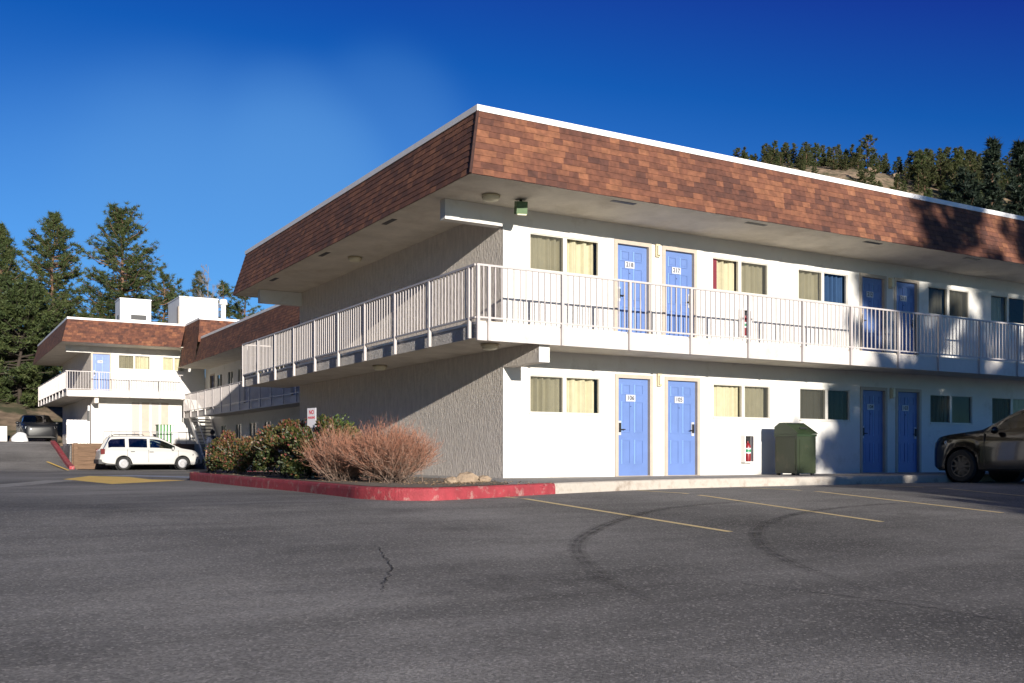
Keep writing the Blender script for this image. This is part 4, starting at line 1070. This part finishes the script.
def twig_shrub(loc, rx, ry, h, n, label, seed, wands=0):
    rg = random.Random(seed); o = empty('twiggy_shrub', loc); tag(o, label, 'shrub', 'bare twiggy shrubs in the planting bed')
    tw = MB()
    def stem(p, d, L, r, depth, t0):
        pts = [p]; q = p; dd_ = d.normalized(); k = 4 if depth else 6
        for i in range(k):
            dd_ = (dd_+Vector((rg.gauss(0,.10),rg.gauss(0,.10),.06+rg.gauss(0,.05)))).normalized(); q = q+dd_*L/k; pts.append(q)
        for i in range(k):
            f = i/k; tw.ct = min(1,max(.01, t0+(.62*f if depth==0 else .3*f)+rg.uniform(-.12,.12)))
            a, b = pts[i], pts[i+1]; r0 = r*(1-.8*f); r1 = r*(1-.8*(i+1)/k)
            e = (b-a).cross(Vector((rg.gauss(0,1),rg.gauss(0,1),rg.gauss(0,1)))).normalized(); e2 = (b-a).normalized().cross(e)
            n0 = tw.addv([a+e*r0, a-e*.5*r0+e2*.87*r0, a-e*.5*r0-e2*.87*r0, b+e*r1, b-e*.5*r1+e2*.87*r1, b-e*.5*r1-e2*.87*r1])
            for j in range(3): jj=(j+1)%3; tw.face((n0+j,n0+jj,n0+3+jj,n0+3+j))
        if depth < 2:
            for i in range(2, k+1):
                for _ in range(3 if depth == 0 else 1):
                    d2 = (pts[i]-pts[i-1]).normalized()+Vector((rg.gauss(0,.45),rg.gauss(0,.45),rg.gauss(.1,.35)))
                    stem(pts[i-1].lerp(pts[i],rg.random()), d2, L*rg.uniform(.18,.36), r*.55, depth+1, t0+.34*(i/k))
    for i in range(n):
        a = rg.uniform(0,2*math.pi); q = rg.random()**.55
        tgt = Vector((rx*q*math.cos(a), ry*q*math.sin(a), h*(1-.42*q*q)*rg.uniform(.62,.92)))
        base = Vector((rx*.30*rg.gauss(0,.6), ry*.30*rg.gauss(0,.6), 0))
        d = tgt-base; stem(base, d-Vector((0,0,.14*d.length)), d.length, .0065, 0, .08+.1*rg.random())
    for i in range(wands):
        b = Vector((rg.uniform(-.5,.5)*rx, rg.uniform(-.5,.5)*ry, h*.6)); stem(b, Vector((rg.gauss(0,.1),rg.gauss(0,.1),1)), h*rg.uniform(.5,.75), .004, 2, .25)
    tw.build('branches', M['twig'], o); return o
twig_shrub((-3.08,-1.75,0),.66,.9,.90,430,'large bare bush of reddish tan twigs at the corner of the red kerb',5,9)
twig_shrub((-3.42,-.55,0),.58,.9,.86,230,'smaller bare pinkish bush left of the large bare bush',6,3)
for i, (x, y, r, lb) in enumerate(((-2.12,-2.55,.15,'largest tan rock at the foot of the bare bush'),(-1.72,-2.35,.10,'rounded tan rock right of the largest rock, nearest the wall'),(-2.5,-2.75,.09,'small tan rock left of the largest rock'))):
    m_ = MB(); m_.smooth=False; blob(m_,(x,y,r*.35),(r*1.3,r,r*.75),random.Random(i+20),5,.35); tag(m_.build('rock', M['rock']), lb, 'rock', 'rocks in the planting bed')

lt = MB(); rl = random.Random(31)
for i in range(900):
    x, y = rl.uniform(-4.0,-1.3), rl.uniform(-3.9,9)
    if rl.random() < .25: x, y = rl.gauss(-2.6,.5), rl.gauss(-2.9,.4)
    if y < -3.0 and x < -3.6: continue
    a = rl.uniform(0,6.28); L = rl.uniform(.02,.06); lt.ct = rl.uniform(.1,1)
    dx, dy = math.cos(a)*L, math.sin(a)*L; z = .012+rl.uniform(0,.008)
    lt.poly([(x,y,z),(x+dx*.5-dy*.3,y+dy*.5+dx*.3,z+.012),(x+dx,y+dy,z),(x+dx*.5+dy*.3,y+dy*.5-dx*.3,z+.004)])
tag(lt.build('leaf_litter', tone_mat('litter',[(0,(.06,.04,.03)),(.5,(.20,.13,.08)),(1,(.34,.24,.15))],.9)), 'dry leaves and bits scattered over the planting bed', kind='stuff')
# ------------------------------------------------------------------ trees
def pine(name, h, r, seed, m, label, cat='tree', group=None, base=.18, whorls=30, per=6, tufts=9, ntri=16, nl=.42, wid=.045, top=.9, shape='cone', bark='bark'):
    rg = random.Random(seed); o = empty(name); tag(o, label, cat, group)
    tr = MB(); tr.smooth = True
    bend = [(rg.uniform(-.15,.15),rg.uniform(-.15,.15)) for _ in range(7)]
    tp = [Vector((bend[i][0]*(i>0), bend[i][1]*(i>0), h*i/6)) for i in range(7)]
    def ax(z):
        f = min(max(z/h*6,0),5.999); i = int(f); return tp[i].lerp(tp[i+1], f-i)
    tr.tube(tp, [h*.017*(1-.93*(i/6))+.02 for i in range(7)], 8)
    cr = MB()
    for w_ in range(whorls):
        t = w_/(whorls-1); z = h*(base+(1-base)*t*.985)
        if shape == 'cone': L = r*(1-t)**.85*(.75+.25*math.sin(t*9+seed)) + .35
        elif shape == 'round': L = r*math.sin(math.pi*min(1,(t*.86+.14)))**.7*rg.uniform(.7,1.1)+.3
        else: L = r*(.35+.65*max(0,1-abs(2*t-.7)/1.35)**.8)*rg.uniform(.7,1.1)*(1-.55*t)+.4
        for b in range(per):
            if rg.random() < .14: continue
            a = rg.uniform(0,2*math.pi); Lb = L*rg.uniform(.55,1.12); el = -.22+.75*t+rg.gauss(0,.12)
            d = Vector((math.cos(a)*math.cos(el), math.sin(a)*math.cos(el), math.sin(el))); p0 = ax(z+rg.uniform(-.3,.3)*h/whorls)
            up = Vector((0,0,.18*Lb)); pm = p0+d*Lb*.55; pe = p0+d*Lb+up
            tr.tube([p0,pm,pe],[.012+.014*Lb,.01+.006*Lb,.008],4,False)
            sd = d.cross(Vector((0,0,1))).normalized()
            nt_ = max(3,int(tufts*Lb/r+2))
            bt = rg.random()
            for k in range(nt_):
                s = rg.uniform(.28,1.0); c = (p0.lerp(pm,s/.55) if s < .55 else pm.lerp(pe,(s-.55)/.45)) + sd*rg.gauss(0,.16)*Lb*(1.15-s) + Vector((0,0,rg.gauss(.04,.07)))
                for q in range(ntri):
                    dr = (Vector((rg.gauss(0,1),rg.gauss(0,1),rg.gauss(.25,.7)))+d*.6).normalized()
                    e = dr.cross(Vector((rg.gauss(0,1),rg.gauss(0,1),rg.gauss(0,1)))).normalized()*wid
                    ln = nl*rg.uniform(.6,1.2); cr.ct = min(1,max(.01,.25+.35*bt+rg.uniform(-.2,.3)))
                    c0 = c+Vector((rg.gauss(0,.07),rg.gauss(0,.07),rg.gauss(0,.05)))
                    cr.poly([c0-e, c0+dr*ln*.6+e*.4, c0+dr*ln, c0+e*.6])
    tr.build('trunk', M[bark], o); cr.build('crown', M[m], o); return o
def place(o, px, d, zt=None):
    x, y, _ = at((px-512)/992, d, 0); o.location = (x,y,ground(x,y)-.2); return o
def hgt(px, py, d):
    x, y, _ = at((px-512)/992, d, 0); return CZ+(455-py)*d/992 - ground(x,y)+.2
PL = 'tall pines behind the far wing'
place(pine('pine_tree', hgt(53,216,78), 6.0, 1, 'needles', 'tall cone shaped pine with visible reddish trunk, left of the far wing roof', group=PL, whorls=40, per=9, tufts=18, shape='cone', base=.12), 53, 78)
place(pine('pine_tree', hgt(126,214,82), 6.2, 2, 'needles', 'tall broad crowned pine directly above the rooftop box with dark vent', group=PL, whorls=34, per=9, tufts=18, shape='broad', base=.22), 122, 82)
place(pine('pine_tree', hgt(3,228,75), 5.6, 3, 'needles', 'tall pine cut off by the left edge of the view', group=PL, whorls=38, per=9, tufts=16, shape='cone', base=.1), 1, 75)
place(pine('pine_tree', hgt(24,292,70), 4.2, 4, 'needles', 'lower bushy conifer in front of the leftmost tall pines', group=PL, whorls=26, per=10, tufts=16, wid=.07, shape='round', base=.05, bark='dark_bark'), 20, 70)
place(pine('pine_tree', hgt(88,318,76), 3.6, 8, 'needles', 'low bushy pine filling the gap between the two tallest pines', group=PL, whorls=18, per=7, tufts=10, shape='round', base=.05), 86, 76)
place(pine('pine_tree', hgt(166,276,92), 3.0, 5, 'needles', 'shorter rounded pine between the two white rooftop boxes', group=PL, whorls=20, per=6, tufts=9, shape='round', base=.2), 163, 92)
place(pine('pine_tree', hgt(199,274,96), 2.2, 6, 'needles_hill', 'slim yellow green pine behind the larger rooftop box', group=PL, whorls=20, per=6, tufts=8, shape='cone', base=.2), 199, 96)
t6 = place(pine('pine_tree', hgt(226,284,100), 2.4, 7, 'needles', 'small pine peeking out right of the flue pipe', group=PL, whorls=18, per=6, tufts=8, shape='round', base=.2), 224, 100)
x,y,_ = at((244-512)/992,98,0)
copy_tree(t6,(x,y,ground(x,y)-.2),1.3,(1,1,.97),'small pine just below the front block roof edge, beside the stepped shingle roof')
def bare_tree(px, py, d):
    rg = random.Random(9); h = hgt(px,py,d); o = empty('bare_tree'); tag(o,'thin leafless tree beside the slim pine behind the rooftop box','tree')
    b = MB(); c = MB()
    b.tube([(0,0,0),(.1,0,h*.4),(.0,.1,h*.75),(.05,.1,h)],[.14,.1,.05,.015],6)
    def br(p,dv,L,r,k):
        q = p+dv.normalized()*L*.5; e = q+(dv.normalized()+Vector((rg.gauss(0,.2),rg.gauss(0,.2),.35))).normalized()*L*.5
        c.tube([p,q,e],[r,r*.7,r*.35],4,False)
        if k < 3:
            for _ in range(4): br(p.lerp(e,rg.uniform(.35,1)), dv.normalized()+Vector((rg.gauss(0,.6),rg.gauss(0,.6),rg.gauss(.3,.4))), L*.55, r*.55, k+1)
    for i in range(16):
        z = h*rg.uniform(.4,.95); a = rg.uniform(0,6.28); br(Vector((.05,.05,z)), Vector((math.cos(a),math.sin(a),.9)), h*.18*(1.3-z/h), .035, 0)
    b.build('trunk', M['grey_bark'], o); c.build('branches', M['grey_bark'], o); return o
place(bare_tree(209,266,94), 208, 94)
# wooded hillside on the right
HG = 'pines on the hillside beyond the roof'
HL = 'pine among those scattered over the sunlit hillside beyond the roof'
protos = [pine('hill_pine', 7.0, 2.1, 30+i, 'needles_hill' if i != 1 else 'needles', HL, group=HG, whorls=13, per=6, tufts=5, ntri=8, nl=.6, wid=.15, shape=sh_, base=.08) for i, sh_ in enumerate(('cone','broad','cone','round'))]
rg = random.Random(77); nh = 0
def hill_ok(u, d): return True
spots = []
for i in range(330):
    u = rg.uniform(.225,.60); d = rg.uniform(195,244); spots.append((u, d, rg.uniform(.4,.9)*(1.2 if u > .4 else .85)))
for i in range(46):
    u = .228+.375*(i/59)+rg.uniform(-.004,.004); spots.append((u, rg.uniform(240,250), rg.choice((.3,.45,.6,.75,.9,1.15))*(.8 if u < .35 else 1.1)))
spots += [(rg.uniform(.32,.47), rg.uniform(222,242), rg.uniform(.5,.95)) for _ in range(40)]
spots += [(.236,243,.95),(.262,244,.8),(.268,240,.6),(.286,245,1.0),(.31,243,.9),(.40,247,1.45),(.352,246,1.2)]
for i, (u, d, s) in enumerate(spots):
    if .37 < u < .45 and d > 205 and d < 239 and rg.random() < .05: continue
    x, y, _ = at(u, d, 0); z = ground(x,y)-.2
    px = 512+992*u; py = 455-(z+7*s-CZ)*992/d
    roofy = 105+.2032*(px-478)
    if py > roofy-3 or nh >= 288: continue        # wholly behind the roof
    p_ = protos[i % 4]
    if p_.location.x == 0: p_.location = (x,y,z); p_.scale = (s,s,s); p_.rotation_euler = (0,0,rg.uniform(0,6)); nh += 1
    else: copy_tree(p_, (x,y,z), rg.uniform(0,6), (s*rg.uniform(.9,1.1),s*rg.uniform(.9,1.1),s)); nh += 1
DG = 'dark conifers above the right end of the roof'
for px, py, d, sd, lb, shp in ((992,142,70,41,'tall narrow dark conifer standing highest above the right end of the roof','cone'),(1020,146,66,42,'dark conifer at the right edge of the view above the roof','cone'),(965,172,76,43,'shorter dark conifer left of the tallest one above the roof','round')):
    place(pine('dark_conifer', hgt(px,py,d), 3.6, sd, 'needles_shaded', lb, group=DG, whorls=34, per=11, tufts=16, ntri=14, nl=.5, wid=.11, shape=shp, base=.1), px, d)
# rocks on the slope
for i in range(16):
    u = rg.uniform(.36,.46); d = rg.uniform(222,240); x, y, _ = at(u,d,0); m_ = MB(); r = rg.uniform(.5,1.3)
    blob(m_,(x,y,ground(x,y)+r*.2),(r*1.2,r,r*.7),random.Random(i+60),5,.35); tag(m_.build('boulder', M['rock']),'pale boulder on the sunlit hillside beyond the roof','boulder','boulders on the hillside')
# the trees across the lot whose shade falls on the right of the front block
SG = 'trees across the lot that shade the front block'
sp = pine('shade_pine', 17, 3.8, 51, 'needles', 'tall pine across the lot casting shade on the right of the motel', group=SG, whorls=26, per=8, tufts=16, ntri=9, nl=.65, wid=.15, shape='broad', base=.12)
sp.location = (6.6,-34,-.9)
copy_tree(sp,(10.2,-38,-.9),2.2,(.75,.75,1.25),'second tall pine across the lot shading the far right doors',SG)
sl = pine('shade_tree', 6.0, 3.6, 52, 'needles', 'low broad tree across the lot shading the asphalt at the right', group=SG, whorls=12, per=8, tufts=20, ntri=12, nl=.6, wid=.2, shape='round', base=.05)
sl.location = (3.2,-31,-.9)
copy_tree(sp,(13.2,-42,-.9),4.0,(.8,.8,1.3),'third tall pine across the lot beyond the other two',SG)
copy_tree(sl,(7.2,-30,-.9),1.0,(1.05,1.05,1.5),'second low broad tree across the lot beside the tall pines',SG)
copy_tree(sl,(12.0,-31,-.9),3.0,(1.2,1.2,1.45),'third low broad tree across the lot under the tall pines',SG)

for i, (x, y, s_) in enumerate(((-27,-24,1.0),(-31,-15,1.15),(-27,-6,1.05),(-32,2,1.2),(-28,10,1.1),(-32,18,1.25),(-27,26,1.1),(-31,34,1.2),(-26,42,1.1),(-38,-8,1.3),(-39,10,1.35),(-38,28,1.3))):  # unseen belt, added to cut the skylight reaching the side wall
    copy_tree(sp,(x,y,-.9),i*1.7,(s_*1.15,s_*1.15,s_),'unseen pine added left of the lot to dim the side wall','unseen trees added to dim the side wall')

# ------------------------------------------------------------------ light, sky, camera
EL = math.atan(.187); AZ = math.atan2(-.137,-1)
sd = bpy.data.lights.new('sun','SUN'); sd.energy = 5.0; sd.angle = R(.5); sd.color = (1,.93,.82)
so = bpy.data.objects.new('sun', sd); COL.objects.link(so)
dirv = Vector((.137,1,-.187*math.hypot(.137,1))).normalized()
so.rotation_euler = dirv.to_track_quat('-Z','Y').to_euler(); so.location = (-5,-40,30)
wd = bpy.data.worlds.new('World'); scene.world = wd; wd.use_nodes = True
t = wd.node_tree; bg = t.nodes['Background']
CIRRUS = (1.5,4.4,9.2,1)
sk = node(t,'ShaderNodeTexSky'); sk.sky_type = 'NISHITA'; sk.sun_disc = False; sk.sun_elevation = EL; sk.sun_rotation = AZ; sk.altitude = 2400; sk.air_density = 1.0; sk.dust_density = .2; sk.ozone_density = 2.0
def vm(op, a, b):
    n = node(t,'ShaderNodeVectorMath', operation=op); t.links.new(a, n.inputs[0]); n.inputs[1].default_value = b; return n.outputs[0]
deep = vm('MAXIMUM', vm('MULTIPLY', vm('SUBTRACT', sk.outputs[0], (1.11,1.44,1.33)), (.85,1.60,2.15)), (.02,.14,.45))   # the deep clear blue of mountain air
tcw = node(t,'ShaderNodeTexCoord')
mpw = node(t,'ShaderNodeMapping'); mpw.inputs['Rotation'].default_value = (0,R(24),R(35)); mpw.inputs['Scale'].default_value = (1.1,1.1,3.2); t.links.new(tcw.outputs['Generated'], mpw.inputs[0])
nw = node(t,'ShaderNodeTexNoise', Scale=1.15, Detail=4., Roughness=.5); t.links.new(mpw.outputs[0], nw.inputs['Vector'])
mrw = node(t,'ShaderNodeMapRange'); mrw.interpolation_type='SMOOTHSTEP'; mrw.inputs[1].default_value=.30; mrw.inputs[2].default_value=.66; mrw.inputs[3].default_value=.55; mrw.inputs[4].default_value=1; t.links.new(nw.outputs[0], mrw.inputs[0])
prev = None
for cx_, cy_, cz_, inner_, amt in ((.40,.923,.325,.9945,.26),(.318,.974,.262,.989,.58),(.231,1.026,.207,.978,.55),(.153,1.072,.156,.970,.40)):      # where the cirrus lies
    cdir = Vector((cx_,cy_,cz_)).normalized()
    dp = node(t,'ShaderNodeVectorMath', operation='DOT_PRODUCT'); dp.inputs[1].default_value = cdir; t.links.new(tcw.outputs['Generated'], dp.inputs[0])
    md = node(t,'ShaderNodeMapRange'); md.interpolation_type='SMOOTHSTEP'; md.inputs[1].default_value=inner_; md.inputs[2].default_value=1.0; md.inputs[3].default_value=0; md.inputs[4].default_value=amt; t.links.new(dp.outputs['Value'], md.inputs[0])
    if prev is None: prev = md.outputs[0]
    else:
        mm = node(t,'ShaderNodeMath', operation='SMOOTH_MAX'); mm.inputs[2].default_value = .15; t.links.new(prev, mm.inputs[0]); t.links.new(md.outputs[0], mm.inputs[1]); prev = mm.outputs[0]
mul = node(t,'ShaderNodeMath', operation='MULTIPLY'); t.links.new(mrw.outputs[0], mul.inputs[0]); t.links.new(prev, mul.inputs[1])
mxw = node(t,'ShaderNodeMix', data_type='RGBA'); t.links.new(mul.outputs[0], mxw.inputs[0]); t.links.new(deep, mxw.inputs[6]); mxw.inputs[7].default_value = CIRRUS
t.links.new(mxw.outputs[2], bg.inputs[0])
bg.inputs[1].default_value = .055
cd = bpy.data.cameras.new('camera'); cam = bpy.data.objects.new('camera', cd); COL.objects.link(cam)
cam.location = (CX,CY,CZ); cam.rotation_euler = (R(90),0,-math.atan2(FW[0],FW[1]))
cd.sensor_width = 36; cd.lens = 992/1024*36; cd.shift_y = (455-341.5)/1024; cd.clip_end = 2000; cd.clip_start = .05
scene.camera = cam
scene.view_settings.view_transform = 'Standard'; scene.view_settings.look = 'None'; scene.view_settings.exposure = 0.62; scene.view_settings.gamma = 1
scene.cycles.max_bounces = 8; scene.cycles.transparent_max_bounces = 12
